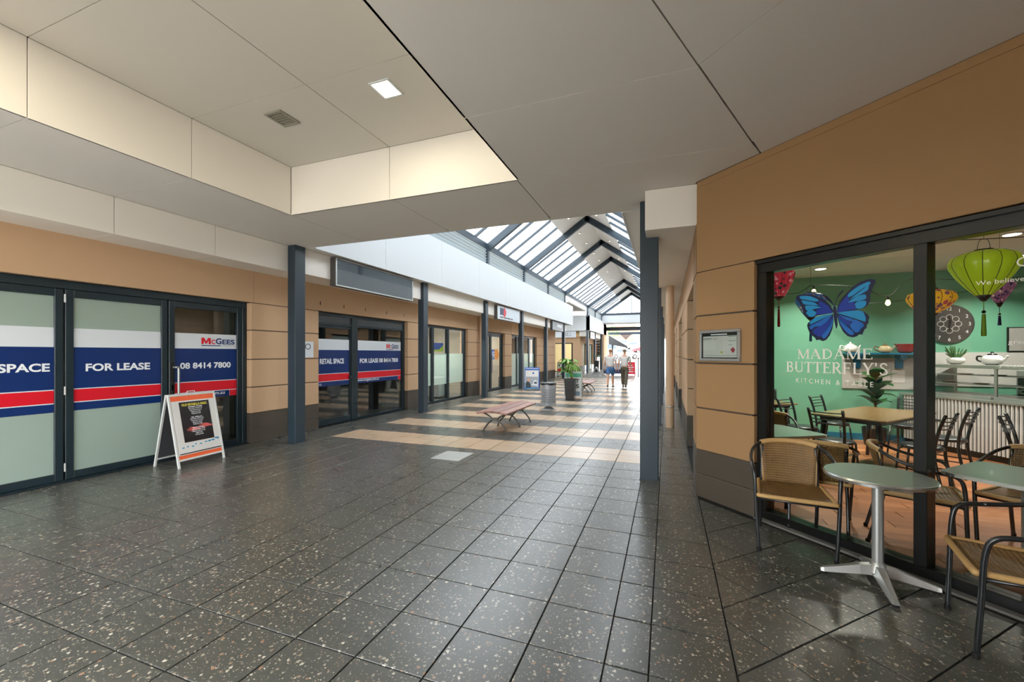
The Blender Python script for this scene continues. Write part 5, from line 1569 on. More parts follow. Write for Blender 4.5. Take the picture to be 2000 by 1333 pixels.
def person(label, loc, rz, legwear, long, hair, step=1):
    t = thing('person', label, 'person', loc, rz)
    a = .16 * step
    # y+ is the walking direction (away from the camera)
    hipz = .90
    Vb = [(0, 0, .93), (0, .01, 1.10), (0, .0, 1.30), (0, .0, 1.42), (0, .01, 1.50), (0, .015, 1.58), (0, .03, 1.68), (0, .02, 1.74)]
    Rb = [(.150, .115), (.145, .115), (.165, .115), (.14, .09), (.055, .055), (.062, .068), (.078, .095), (.055, .065)]
    Eb = [(i, i + 1) for i in range(7)]
    def addc(prev, pts, rs):
        for p, r in zip(pts, rs):
            Vb.append(p); Rb.append(r); Eb.append((prev, len(Vb) - 1)); prev = len(Vb) - 1
        return prev
    for s in (-1, 1):
        f = a * s
        addc(0, [(s * .09, 0, .86), (s * .095, f * .9, .50), (s * .095, f * 1.2 - .05, .28), (s * .095, f * 1.5 - (.1 if f < 0 else 0), .08)], [.095, .058, .055, .038])
        addc(3, [(s * .19, 0, 1.40), (s * .245, -f * .4, 1.13), (s * .27, -f * .8 + .04, .90)], [.058, .044, .030])
    body = skin_mesh('body', Vb, Eb, Rb, 'skin', t)
    for s in (-1, 1):
        f = a * s
        w = Vector((s * .27, -f * .8 + .04, .90))
        hv = [w, w + Vector((0, .01, -.05)), w + Vector((0, .015, -.09))]; hr = [.026, (.034, .018), (.036, .017)]; he = [(0, 1), (1, 2)]
        for q_, (dy, ln) in enumerate(((-.026, .060), (-.009, .075), (.009, .070), (.026, .055))):
            b0 = w + Vector((0, .015 + dy, -.10))
            hv += [b0, b0 + Vector((-s * .006, 0, -ln * .5)), b0 + Vector((-s * .022, 0, -ln))]
            hr += [.0095, .009, .0075]; i = len(hv) - 3; he += [(2, i), (i, i + 1), (i + 1, i + 2)]
        b0 = w + Vector((0, .042, -.055)); hv += [b0, b0 + Vector((-s * .01, .02, -.045))]; hr += [.011, .009]
        i = len(hv) - 2; he += [(1, i), (i, i + 1)]
        skin_mesh('hand', hv, he, hr, 'skin', t)
    Vs = [(0, 0, .90), (0, .01, 1.10), (0, 0, 1.30), (0, 0, 1.43)]; Rs = [(.185, .145), (.178, .138), (.188, .135), (.15, .10)]; Es = [(0, 1), (1, 2), (2, 3)]
    for s in (-1, 1):
        f = a * s
        Vs += [(s * .195, 0, 1.40), (s * .238, -f * .3, 1.17)]; Rs += [.078, .072]
        i = len(Vs) - 2; Es += [(3, i), (i, i + 1)]
    skin_mesh('shirt', Vs, Es, Rs, 'shirt', t)
    Vp = [(0, 0, 1.0), (0, 0, .88)]; Rp = [(.160, .128), (.175, .135)]; Ep = [(0, 1)]
    for s in (-1, 1):
        f = a * s
        if long: pts = [(s * .092, 0, .80), (s * .095, f * .9, .50), (s * .095, f * 1.2 - .05, .28), (s * .095, f * 1.45 - (.1 if f < 0 else 0), .10)]; rs = [.112, .085, .078, .068]
        else: pts = [(s * .092, 0, .80), (s * .095, f * .75, .56)]; rs = [.115, .098]
        pr = 1
        for p, r in zip(pts, rs):
            Vp.append(p); Rp.append(r); Ep.append((pr, len(Vp) - 1)); pr = len(Vp) - 1
    skin_mesh('trousers' if long else 'shorts', Vp, Ep, Rp, legwear, t)
    skin_mesh('hair', [(0, -.015, 1.60), (0, -.012, 1.69), (0, .01, 1.755)], [(0, 1), (1, 2)], [(.060, .055), (.087, .090), (.060, .066)], hair, t)
    for s in (-1, 1):
        MB().lathe([(.012, -.03), (.016, 0), (.012, .03)], (s * .088, .03, 1.66), 8).build('ear', 'skin', t, smooth=True)
        f = a * s; fy = f * 1.5 - (.1 if f < 0 else 0)
        lift = .05 if f < 0 else 0
        skin_mesh('shoe', [(s * .095, fy - .05, .045 + lift), (s * .097, fy + .05, .04 + lift * .5), (s * .10, fy + .15, .032 + lift * .1)], [(0, 1), (1, 2)], [(.040, .044), (.044, .040), (.038, .030)], 'shoe', t)
    # face on the far side of the head
    MB().lathe([(.004, -.03), (.014, -.012), (.006, .02)], (0, .125, 1.655), 8).build('nose', 'skin', t, smooth=True)
    for s in (-1, 1):
        MB().lathe([(.004, -.008), (.010, 0), (.004, .008)], (s * .032, .108, 1.685), 8).build('eye', 'white', t)
    MB().box(-.025, .025, .108, .116, 1.612, 1.62).build('mouth', pm('lips', (170, 96, 90), .5), t)
    return t
person('person in a white top and blue shorts walking towards the exit', (-2.44, 19.45, 0), radians(2), 'denim', False, 'hair_b', 1)
person('person in a pale shirt and brown trousers walking towards the exit', (-1.83, 19.65, 0), radians(-3), 'khaki', True, 'hair_g', -1)

# ------------------------------------------------------------------ outside the far end: rising car park
gp = MB(); gp.add([(-60, 48, -.1), (60, 48, -.1), (60, 148, 6.3), (-60, 148, 6.3)], [(0, 1, 2, 3)])
struct(gp.build('ground_slope', pm('car_park', (168, 160, 154), .9)), 'pale car park rising beyond the exit')
def car(label, x, y, rz, rgb, van=False):
    z = max(0, (y - 48) * .064 - .1) + .02
    t = thing('parked_car', label, 'car', (x, y, z), rz, 'cars in the car park')
    t.rotation_euler = (0, 0, rz)
    pm_ = pm('car_paint', rgb, .25, coat=.6, var=0)
    W_ = .86
    low = [(-2.15, .32), (-2.1, .62), (-1.95, .86), (-1.2, .92), (1.15, .93), (1.95, .80), (2.15, .60), (2.15, .30)]
    if van: up_ = [(-2.0, .86), (-1.9, 1.85), (.9, 1.85), (1.5, .93)]
    else: up_ = [(-1.7, .9), (-1.05, 1.40), (.25, 1.44), (1.15, .93)]
    mb = MB(); mb.prism(low, (0, 0, 0), X3, Z3, Y3, -W_, W_); mb.build('body', pm_, t)
    mb = MB()
    k = len(up_)
    vs = [(p[0], -W_ * (.97 if p[1] < 1 else .80), p[1]) for p in up_] + [(p[0], W_ * (.97 if p[1] < 1 else .80), p[1]) for p in up_]
    fs = [tuple(range(k))[::-1], tuple(range(k, 2 * k))] + [(i, (i + 1) % k, k + (i + 1) % k, k + i) for i in range(k)]
    mb.add(vs, fs).build('cabin', pm_, t)
    gm = M['car_glass']
    for s in (-1, 1):
        q0 = [Vector((up_[i][0], s * W_ * (.97 if up_[i][1] < 1 else .80), up_[i][1])) for i in range(4)]
        c = sum(q0, Vector()) / 4
        mb = MB(); mb.add([c + (p - c) * .80 + Vector((0, s * .012, 0)) for p in q0], [(0, 1, 2, 3)]); mb.build('side_window', gm, t)
    for (a_, b_) in ((0, 1), (3, 2)):
        P = [Vector((up_[i][0], s * W_ * (.97 if up_[i][1] < 1 else .80), up_[i][1])) for i, s in ((a_, -1), (a_, 1), (b_, 1), (b_, -1))]
        c = sum(P, Vector()) / 4; off = Vector((-.015 if a_ == 0 else .015, 0, .012))
        mb = MB(); mb.add([c + (p - c) * .82 + off for p in P], [(0, 1, 2, 3)]); mb.build('screen', gm, t)
    for wx in (-1.3, 1.3):
        for s in (-1, 1):
            mb = MB(); mb.tube([(wx, s * (W_ - .16), .31), (wx, s * (W_ + .015), .31)], .31, 18); ty = mb.build('tyre', 'rubber', t)
            mb = MB(); mb.tube([(wx, s * (W_ + .005), .31), (wx, s * (W_ + .025), .31)], .19, 14); mb.build('wheel', 'satin', ty)
    for s in (-1, 1):
        MB().box(2.10, 2.17, s * .62 - .16, s * .62 + .16, .60, .72).build('headlamp', 'white', t)
        MB().box(-2.16, -2.08, s * .66 - .12, s * .66 + .12, .62, .76).build('tail_lamp', 'red', t)
    return t
M['car_glass'] = pm('car_window', (70, 84, 92), .1, var=0)
car('silver car parked side-on up the slope of the car park', -6.4, 87, radians(160), (170, 178, 190))
car('red car at the right edge of the exit opening', -3.7, 75, radians(200), (206, 44, 52))
car('white car parked nearest behind the walking people', -5.7, 62, radians(8), (226, 226, 224))
car('white van parked on the left of the car park', -9.0, 70, radians(20), (232, 233, 234), True)
car('white car parked behind the white van', -9.6, 80, radians(172), (228, 230, 232))
car('white car at the top of the car park', -9.5, 98, radians(178), (228, 230, 232))
# far buildings and tree
t = thing('distant_house', 'orange brick house wall beyond the car park', 'house', (-12.5, 132, 4.9))
MB().box(-8, 4.5, 0, 5, 0, 3.2).build('brick_wall', pm('orange_brick', (206, 150, 116), .9), t)
MB().prism([(-8.4, 3.2), (4.9, 3.2), (3.2, 5.2), (-6.8, 5.2)], (0, -.4, 0), X3, Z3, Y3, 0, 6).build('roof', pm('roof_terracotta', (190, 132, 104), .8), t)
t = thing('distant_building', 'long white shed with a grey verandah beyond the car park', 'building', (-3.5, 120, 4.1))
MB().box(-5, 16, 0, 6, 0, 3.0).build('wall', pm('shed_white', (224, 226, 228), .8), t)
MB().box(-5.6, 16.6, -1.6, 6.4, 3.0, 3.35).build('roof', 'white', t)
for k in range(5):
    MB().box(-4.2 + k * 3.6, -2.4 + k * 3.6, -.02, .02, .6, 2.4).build('window', pm('shed_window', (140, 150, 160), .3), t)
t = thing('distant_tree', 'round green tree behind the parked white cars', 'tree', (-15.2, 124, 4.3))
MB().tube([(0, 0, 0), (0, 0, 2.4)], [.25, .18], 8).build('trunk', 'stem', t)
random.seed(5)
mb = MB()
for k in range(500):
    a = random.uniform(0, 2 * pi); b = random.uniform(-.6, 1.4); r = random.uniform(1.4, 2.3)
    p = Vector((r * cos(a) * cos(b * .9), r * sin(a) * cos(b * .9), 3.3 + 1.7 * sin(b)))
    d1 = Vector((random.uniform(-1, 1), random.uniform(-1, 1), random.uniform(-1, 1))) * .3; d2 = Vector((random.uniform(-1, 1), random.uniform(-1, 1), random.uniform(-1, 1))) * .3
    mb.add([p, p + d1, p + d1 + d2, p + d2], [(0, 1, 2, 3)])
tag(mb.build('crown', pm('tree_leaves', (120, 160, 104), .7), t), kind='stuff')
# awning and hanging triangle at the exit
t = thing('awning', 'dark folded awning jutting out past the far left corner', 'awning', (-5.85, 45.2, 0))
MB().prism([(0, 3.5), (1.9, 2.35), (1.9, 2.15), (0, 2.55)], (0, 0, 0), X3, Z3, Y3, 0, 1.6).build('canopy', 'slate', t)
MB().box(.28, .42, .4, .54, 0, 3.2).build('post', 'steel', t)
MB().box(1.86, 1.96, -.1, 1.7, 2.12, 2.22).build('front_bar', 'black', t)
t = thing('hanging_pennant', 'brown triangular sign hanging point-down in the exit opening', 'sign', (-4.15, 46.05, 3.62))
MB().prism([(-.62, 0), (.62, 0), (0, -.62)], (0, 0, 0), X3, Z3, Y3, -.04, 0).build('panel', pm('sign_brown', (104, 88, 84), .6), t)
MB().box(-.66, .66, -.05, .01, -.03, .02).build('top_rail', 'slate', t)

# ================================================================== CAFE FURNITURE
M['cane'] = weave_mat('woven_cane', (180, 140, 82), (74, 52, 26))
M['cane_rim'] = pm('wrapped_cane', (198, 160, 104), .45, var=.12, scale=60)
def uvgrid(name, mat, parent, nu, nv, fn, su=1.0, sv=1.0, thick=.010):
    """sheet over a (u, v) grid with a little thickness and UVs"""
    vs = []; fs = []; uv = []
    pts = [[Vector(fn(i / nu, j / nv)) for i in range(nu + 1)] for j in range(nv + 1)]
    for j in range(nv + 1):
        for i in range(nu + 1): vs.append(pts[j][i])
    for j in range(nv):
        for i in range(nu):
            fs.append((j * (nu + 1) + i, j * (nu + 1) + i + 1, (j + 1) * (nu + 1) + i + 1, (j + 1) * (nu + 1) + i))
    me = bpy.data.meshes.new(name)
    me.from_pydata(vs, [], fs)
    ul = me.uv_layers.new(name='uv')
    for p in me.polygons:
        for li, vi in zip(p.loop_indices, p.vertices):
            ul.data[li].uv = ((vi % (nu + 1)) / nu * su, (vi // (nu + 1)) / nv * sv)
    bm = bmesh.new(); bm.from_mesh(me)
    bmesh.ops.recalc_face_normals(bm, faces=bm.faces)
    bmesh.ops.solidify(bm, geom=bm.faces[:], thickness=thick)
    bm.to_mesh(me); bm.free()
    me.materials.append(M[mat])
    for p in me.polygons: p.use_smooth = True
    return link(name, me, parent)

def make_cane_chair(label, loc, rz, group):
    """front faces -Y"""
    t = thing('cane_armchair', label, 'chair', loc, rz, group)
    r = .0135
    for s in (-1, 1):
        p = smooth_path([(s * .245, -.275, 0), (s * .262, -.262, .30), (s * .272, -.250, .56), (s * .282, -.215, .648), (s * .288, -.12, .672)], 5)
        MB().tube(p, r, 10).build('front_leg', 'blackm', t, smooth=True)
        p = smooth_path([(s * .288, -.12, .672), (s * .288, .02, .698), (s * .262, .14, .745), (s * .205, .215, .785)], 5)
        MB().tube(p, r, 10).build('arm', 'blackm', t, smooth=True)
        p = smooth_path([(s * .205, .285, 0), (s * .205, .235, .22), (s * .200, .185, .45), (s * .197, .20, .62), (s * .195, .218, .77)], 4)
        MB().tube(p, r, 10).build('rear_leg', 'blackm', t, smooth=True)
        MB().tube([(s * .262, -.255, .425), (s * .205, .185, .425)], .010, 8).build('seat_rail', 'blackm', t, smooth=True)
        for (x, y) in ((s * .245, -.275), (s * .205, .285)):
            MB().lathe([(.016, 0), (.0165, .02), (.014, .03)], (x, y, 0), 8).build('foot_cap', 'rubber', t)
    MB().tube([(-.262, -.25, .415), (.262, -.25, .415)], .010, 8).build('front_rail', 'blackm', t, smooth=True)
    wrap = smooth_path([(-.205, .215, .785), (-.12, .255, .800), (0, .272, .806), (.12, .255, .800), (.205, .215, .785)], 6)
    MB().tube(wrap, .021, 10).build('top_wrap', 'cane_rim', t, smooth=True)
    def seat(u, v):
        x = (u - .5); y = (v - .5)
        k = 1 - .10 * (v) ** 2
        xx = x * .49 * k; yy = -.275 + v * .47
        e = max(abs(x), abs(y)) * 2
        return (xx, yy, .452 - .022 * (1 - min(1, (x * x + y * y) * 3.6)) + (.012 if v < .04 else 0) * -1)
    uvgrid('seat', 'cane', t, 14, 14, seat, 1, 1, .014)
    rim = []
    for (x, y) in ((-.245, -.25), (-.23, -.278), (0, -.283), (.23, -.278), (.245, -.25), (.235, 0), (.222, .18), (.2, .198), (0, .2), (-.2, .198), (-.222, .18), (-.235, 0)):
        rim.append((x, y, .446))
    MB().tube(smooth_path(rim + [rim[0]], 4)[:-1], .017, 8, closed=True).build('seat_rim', 'cane_rim', t, smooth=True)
    def back(u, v):
        a = (u - .5) * 2
        w = .185 + .02 * v
        z = .445 + v * .35
        y = .178 + .055 * v + .062 * (1 - a * a) * (.35 + .65 * v)
        return (a * w, y - .012, z)
    uvgrid('backrest', 'cane', t, 14, 12, back, 1, .9, .012)
    for s in (-1, 1):
        MB().tube([Vector(back(.5 + s * .5, v / 6)) for v in range(7)], .009, 6).build('back_edge', 'cane_rim', t, smooth=True)
    return t
G1 = 'cane armchairs with black tube frames'
ch = make_cane_chair('woven cane armchair outside the cafe against the window beside the pier', (.955, 3.99, 0), radians(-7), G1)
ch.scale = (1, 1, .975)
place(ch, (1.80, 2.98, 0), radians(-104), 'woven cane armchair cut off by the right picture edge outside the cafe', G1)
place(ch, (1.88, 4.33, 0), radians(72), 'woven cane armchair inside the window beside the black mullion', G1)
place(ch, (1.28, 4.52, 0), radians(165), 'woven cane armchair inside with its back to the window behind the outdoor one', G1)
place(ch, (1.20, 6.02, 0), radians(-8), 'woven cane armchair on the far side of the left window table', G1)
place(ch, (2.70, 4.45, 0), radians(-45), 'woven cane armchair inside behind the right window table', G1)

# pedestal tables
M['ttop'] = pm('brushed_table_top', (168, 180, 172), .24, metal=.35, var=.06, scale=40)
def make_table(label, loc, rz, r, square, group, h=.735):
    t = thing('pedestal_table', label, 'table', loc, rz, group)
    if square:
        def rr(rad, k=6):
            P = []
            c = .09
            for q_ in range(4):
                cx = (rad - c) * (1 if q_ in (0, 3) else -1); cy = (rad - c) * (1 if q_ in (0, 1) else -1)
                for i in range(k + 1):
                    a = pi / 2 * q_ + pi / 2 * i / k
                    P.append((cx + c * cos(a), cy + c * sin(a)))
            return P
        MB().prism(rr(r), (0, 0, 0), X3, Y3, Z3, h - .012, h).build('top', 'ttop', t)
        MB().prism(rr(r + .008), (0, 0, 0), X3, Y3, Z3, h - .026, h - .004).build('rim', 'chrome', t)
    else:
        MB().lathe([(r - .006, h - .012), (r - .006, h)], seg=48).build('top', 'ttop', t, smooth=True, auto=True)
        MB().lathe([(r - .02, h - .03), (r + .002, h - .028), (r + .004, h - .012), (r - .002, h - .002), (r - .008, h - .001)], seg=48).build('rim', 'chrome', t, smooth=True, auto=True)
    MB().lathe([(.032, .10), (.032, h - .05)], seg=20).build('pillar', 'satin', t, smooth=True, auto=True)
    MB().lathe([(.11, h - .05), (.11, h - .03)], seg=20).build('top_plate', 'satin', t)
    mb = MB()
    mb.lathe([(.05, .055), (.06, .075), (.045, .12), (.034, .14)], seg=20); mb.build('hub', 'satin', t, smooth=True, auto=True)
    for k in range(4):
        a = pi / 2 * k + pi / 4
        d = Vector((cos(a), sin(a), 0)); sd = Vector((-sin(a), cos(a), 0))
        vs = []
        for (u, w, z0, z1) in ((.02, .036, .06, .125), (.10, .034, .052, .11), (.22, .026, .030, .07), (.30, .022, .018, .045), (.318, .018, .018, .038)):
            vs += [d * u - sd * w + Vector((0, 0, z0)), d * u + sd * w + Vector((0, 0, z0)), d * u + sd * w * .6 + Vector((0, 0, z1)), d * u - sd * w * .6 + Vector((0, 0, z1))]
        fs = [(0, 3, 2, 1), (16, 17, 18, 19)]
        for i in range(4):
            for j in range(4):
                fs.append((4 * i + j, 4 * i + (j + 1) % 4, 4 * i + 4 + (j + 1) % 4, 4 * i + 4 + j))
        MB().add(vs, fs).build('foot_arm', 'satin', t)
        MB().lathe([(.02, 0), (.02, .012), (.012, .02)], (d.x * .295, d.y * .295, 0), 10).build('glide', 'rubber', t)
    return t
make_table('round brushed steel pedestal table outside the cafe window', (1.335, 3.50, 0), radians(40), .295, False, 'steel pedestal tables')
p_ = cpt(2.21, .52, 0)
make_table('square steel table inside the window behind the right outdoor chair', (p_.x, p_.y, 0), radians(-45), .325, True, 'steel pedestal tables')
make_table('square steel table inside the window at the far left of the cafe', (1.12, 5.34, 0), radians(30), .345, True, 'steel pedestal tables', .70)

# timber dining tables
M['ply'] = wood_mat('table_plywood', (96, 76, 48), (136, 112, 74), .22, (3, 14, 14))
def wood_table(label, loc, rz, w, l, h=.735):
    t = thing('dining_table', label, 'table', loc, rz, 'timber topped dining tables')
    MB().box(-l / 2, l / 2, -w / 2, w / 2, h - .022, h, .006).build('top', 'ply', t)
    MB().box(-l / 2 + .08, l / 2 - .08, -w / 2 + .08, w / 2 - .08, h - .075, h - .022).build('apron', 'black', t)
    for sx in (-1, 1):
        for sy in (-1, 1):
            x, y = sx * (l / 2 - .12), sy * (w / 2 - .12)
            mb = MB(); mb.tube([(x + sx * .05, y + sy * .05, 0), (x, y, h - .03)], [.022, .035], 10); mb.build('leg', 'blackm', t, smooth=True)
    return t
wood_table('large timber topped dining table in the middle of the cafe', (2.66, 7.09, 0), math.atan2(.76, .65), .82, 1.58)
wood_table('timber topped dining table in the far left cafe corner', (1.40, 8.08, 0), math.atan2(.4, .9), .7, 1.0)

def make_metal_chair(label, loc, rz, group):
    """black steel cafe chair, front faces -Y"""
    t = thing('dining_chair', label, 'chair', loc, rz, group)
    MB().lathe([(.17, .435), (.195, .445), (.20, .462), (.18, .478), (.10, .484)], seg=24).build('seat_pad', pm('black_vinyl', (36, 40, 42), .35), t, smooth=True)
    for s in (-1, 1):
        MB().tube([(s * .175, -.19, 0), (s * .15, -.15, .44)], .0125, 8).build('leg', 'blackm', t, smooth=True)
        MB().tube(smooth_path([(s * .18, .23, 0), (s * .165, .17, .30), (s * .165, .165, .48), (s * .175, .20, .68), (s * .185, .26, .87)], 4), .0165, 8).build('back_post', 'blackm', t, smooth=True)
        MB().tube([(s * .165, -.17, .2), (s * .17, .18, .2)], .008, 6).build('side_stretcher', 'blackm', t)
    for k in range(4):
        z = .70 + k * .045
        y = .207 + k * .015
        MB().tube(smooth_path([(-.178, y, z), (-.08, y + .035, z - .004), (.08, y + .035, z - .004), (.178, y, z)], 4), .0075, 6).build('back_slat', 'blackm', t, smooth=True)
    MB().tube([(-.15, -.15, .425), (.15, -.15, .425)], .009, 6).build('front_rail', 'blackm', t)
    MB().tube([(-.165, .165, .425), (.165, .165, .425)], .009, 6).build('rear_rail', 'blackm', t)
    return t
def face(dx, dy): return math.atan2(dx, -dy)
G2 = 'black steel cafe chairs'
c0 = make_metal_chair('black steel chair at the near end of the large cafe table', (1.97, 6.28, 0), face(.65, .76), G2)
place(c0, (2.80, 6.27, 0), face(-.76, .65), 'black steel chair on the window side of the large cafe table', G2)
place(c0, (3.36, 6.98, 0), face(-.76, .65), 'black steel chair at the right of the large table just past the mullion', G2)
place(c0, (1.88, 7.30, 0), face(.76, -.65), 'black steel chair on the wall side of the large table, left one', G2)
place(c0, (2.46, 7.92, 0), face(.76, -.65), 'black steel chair on the wall side of the large table, right one', G2)
place(c0, (3.42, 8.02, 0), face(-.65, -.76), 'black steel chair at the far end of the large table before the counter', G2)
place(c0, (3.72, 6.12, 0), face(.8, -.6), 'black steel chair standing alone before the corrugated counter', G2)
place(c0, (1.75, 8.92, 0), face(0, -1), 'black steel chair behind the far left corner table', G2)

# ------------------------------------------------------------------ cafe plank floor
M['plank'] = wood_mat('cafe_plank', (128, 72, 40), (206, 138, 88), .38, (2.5, 26, 26))
fc = bpy.data.objects['floor_cafe']
random.seed(21)
PW, PL = .152, .92
k = 0
row = 0
y = 3.3
while y < 9.2:
    off = (row * .37) % PL
    x = .64 - off
    while x < 5.0:
        poly = [(max(x, .66), y), (x + PL, y), (x + PL, y + PW), (max(x, .66), y + PW)]
        poly = clip_poly(poly, -1, -1, -(5.25 + .16 * 1.4142))
        poly = clip_poly(poly, 0, 1, 9.17)
        if len(poly) > 2 and area2(poly) > .004 and x + PL > .67:
            cx = sum(p[0] for p in poly) / len(poly); cy = sum(p[1] for p in poly) / len(poly)
            f = 1 - .003 / sqrt(area2(poly))
            mb = MB(); mb.prism([((p[0] - cx) * f, (p[1] - cy) * f) for p in poly], (0, 0, 0), X3, Y3, Z3, -.006, 0.0)
            o = mb.build('plank', 'plank', fc); o.location = (cx, cy, 0)
            k += 1
        x += PL
    y += PW; row += 1
mb = MB(); mb.prism([(5.0, .72), (7.9, .72), (7.9, 9.17), (5.0, 9.17)], (0, 0, 0), X3, Y3, Z3, -.006, -.001)
mb.build('plank_field', 'plank', fc)

# ------------------------------------------------------------------ counter with corrugated front
CO = Vector((3.80, 9.10, 0)); CE = Vector((.43, -.903, 0)); CM = Vector((.903, .43, 0))
rzc = math.atan2(CE.y, CE.x)
LEN = 4.6
ct = thing('cafe_counter', 'white corrugated fronted counter along the right of the cafe', 'counter', CO, rzc)
# local x along the counter towards the camera, local y to the right hand of x is the customer side => -y is the customer side
MB().prism([(.0, .05), (LEN, .05), (LEN, .72), (.28, .72)], (0, 0, 0), X3, Y3, Z3, .10, .84).build('carcass', 'slate', ct)
MB().prism([(.0, .08), (LEN, .08), (LEN, .70), (.28, .70)], (0, 0, 0), X3, Y3, Z3, 0, .10).build('kickboard', 'black', ct)
MB().box(.0, LEN, .034, .05, .10, .84).build('front_board', 'slate', ct)
mb = MB()
x = .02
while x < LEN - .03:
    mb.add([(x, .034, .10), (x + .006, .016, .10), (x + .022, .016, .10), (x + .028, .034, .10), (x, .034, .838), (x + .006, .016, .838), (x + .022, .016, .838), (x + .028, .034, .838)], [(0, 1, 5, 4), (1, 2, 6, 5), (2, 3, 7, 6), (4, 5, 6, 7), (3, 2, 1, 0)])
    x += .048
tag(mb.build('corrugated_front', pm('corrugated_steel', (214, 216, 214), .4, var=.02), ct), kind='stuff')
MB().prism([(-.05, .0), (LEN, .0), (LEN, .76), (.29, .76)], (0, 0, 0), X3, Y3, Z3, .84, .872).build('worktop', 'satin', ct)
for x in (.55, .98, 1.42, 1.9):
    MB().box(x - .035, x + .035, .008, .02, .47, .50).build('catch', 'slate', ct)
# which side is the customer: flip if needed so that local -Y points to the room
def cab(name, label, x0, x1, z1, curved):
    t = thing(name, label, 'display case', CO + CE * x0 + Vector((0, 0, .872)), rzc, 'glass display cases on the counter')
    w = x1 - x0; h = z1 - .872
    MB().box(0, w, .06, .70, 0, .05, .004).build('base', 'satin', t)
    MB().box(0, w, .16 if curved else .08, .70, h - .05, h, .004).build('top', 'satin', t)
    for x in (.012, w - .012):
        for yv in ((.17, .69) if curved else (.09, .69)):
            MB().box(x - .012, x + .012, yv - .012, yv + .012, .05, h - .05).build('upright', 'satin', t)
    if curved:
        P = smooth_path([(0, .07, .05), (0, .075, .25), (0, .10, h - .12), (0, .17, h - .04)], 4)
        mb = MB(); k2 = len(P)
        mb.add([p for p in P] + [p + Vector((w, 0, 0)) for p in P], [(i, i + 1, k2 + i + 1, k2 + i) for i in range(k2 - 1)])
        mb.build('curved_glass', 'glass_c', t)
    else:
        MB().box(.024, w - .024, .082, .088, .05, h - .05).build('front_glass', 'glass_c', t)
    for z in (.20, .34):
        MB().box(.02, w - .02, .18, .66, z, z + .008).build('shelf', 'satin', t)
    for k in range(4):
        MB().lathe([(.05, 0), (.085, .008), (.09, .014)], (.16 + k * (w - .3) / 3, .4, .348 if k % 2 else .208), 14).build('plate', pm('pastry_tray', (176, 150, 96), .5), t)
    return t
cab('display_case', 'curved glass display case on the counter nearest the back wall', .26, 1.20, 1.375, True)
cab('display_case', 'square glass display case on the counter with promotional cards', 1.24, 2.55, 1.375, False)
def atop(x, y, z): return CO + CE * x + CM * y + Vector((0, 0, z))
# things on the cases
M['china'] = pm('white_china', (226, 226, 222), .2); M['darkred'] = pm('red_china', (142, 26, 26), .2); M['cream'] = pm('cream_china', (206, 188, 150), .3); M['sage'] = pm('sage_china', (112, 152, 140), .3)
def teapot(label, loc, rz, body, lidm, k=1.0, spout=True):
    t = thing('teapot', label, 'teapot', loc, rz, 'teapots in the cafe')
    MB().lathe([(.05 * k, 0), (.085 * k, .02 * k), (.10 * k, .06 * k), (.085 * k, .105 * k), (.05 * k, .125 * k)], seg=22).build('pot', body, t, smooth=True)
    MB().lathe([(.052 * k, .122 * k), (.04 * k, .14 * k), (.012 * k, .148 * k), (.015 * k, .165 * k), (.004 * k, .172 * k)], seg=16).build('lid', lidm, t, smooth=True)
    MB().tube(smooth_path([(-.085 * k, 0, .10 * k), (-.15 * k, 0, .11 * k), (-.155 * k, 0, .06 * k), (-.09 * k, 0, .035 * k)], 5), .010 * k, 8).build('handle', lidm, t, smooth=True)
    if spout:
        MB().tube(smooth_path([(.085 * k, 0, .05 * k), (.13 * k, 0, .08 * k), (.155 * k, 0, .12 * k)], 4), [.02 * k] * 4 + [.012 * k] * 5, 8).build('spout', body, t, smooth=True)
    return t
SHY, SHZ = 9.05, 1.56
sh = thing('wall_shelf', 'blue painted wall shelf on two brackets under the clock', 'shelf', (3.55, 9.2, 1.53))
M['bluep'] = pm('blue_paint', (24, 104, 140), .45)
MB().box(-.58, .62, -.24, -.002, 0, .03, .003).build('board', 'bluep', sh)
for x in (-.36, .24):
    MB().prism([(-.002, 0), (-.22, 0), (-.20, -.06), (-.08, -.11), (-.06, -.24), (-.002, -.24)], (x - .05, 0, 0), Y3, Z3, X3, 0, .10).build('bracket', 'bluep', sh)
teapot('small cream and brown teapot on the blue shelf', (3.55, SHY, SHZ), radians(10), 'cream', 'stem', 1.0)
teapot('white teapot at the left end of the blue shelf', (3.06, SHY, SHZ), radians(20), 'china', 'china', 1.15)
t = thing('milk_jug', 'dark red jug on the blue shelf', 'jug', (3.84, SHY, SHZ), 0)
MB().lathe([(.07, 0), (.11, .03), (.12, .08), (.115, .14), (.125, .155)], seg=24).build('bowl', 'darkred', t, smooth=True)
MB().tube(smooth_path([(.11, 0, .135), (.19, 0, .13), (.19, 0, .06), (.11, 0, .045)], 5), .012, 8).build('handle', 'darkred', t, smooth=True)
MB().prism([(-.115, .155), (-.165, .16), (-.11, .10)], (0, -.02, 0), X3, Z3, Y3, 0, .04).build('lip', 'darkred', t)
p_ = atop(.98, .40, 1.375); teapot('white kettle with a black handle on the curved display case', p_, rzc, 'china', 'black', 1.2)
p_ = atop(.52, .38, 1.375)
t = thing('potted_succulent', 'small succulent in a white bowl on the curved display case', 'pot plant', p_)
MB().lathe([(.05, 0), (.10, .03), (.11, .08), (.09, .11)], seg=20).build('bowl', 'china', t, smooth=True)
mb = MB(); random.seed(8)
for k in range(22):
    a = random.uniform(0, 6.28); mb.tube([(.03 * cos(a), .03 * sin(a), .1), (.12 * cos(a), .12 * sin(a), random.uniform(.16, .30))], [.014, .007], 6)
mb.build('foliage', 'leaf_d', t)
p_ = atop(1.75, .36, 1.375)
t = thing('serving_dish', 'sage green oval dish on the square display case', 'dish', p_, rzc)
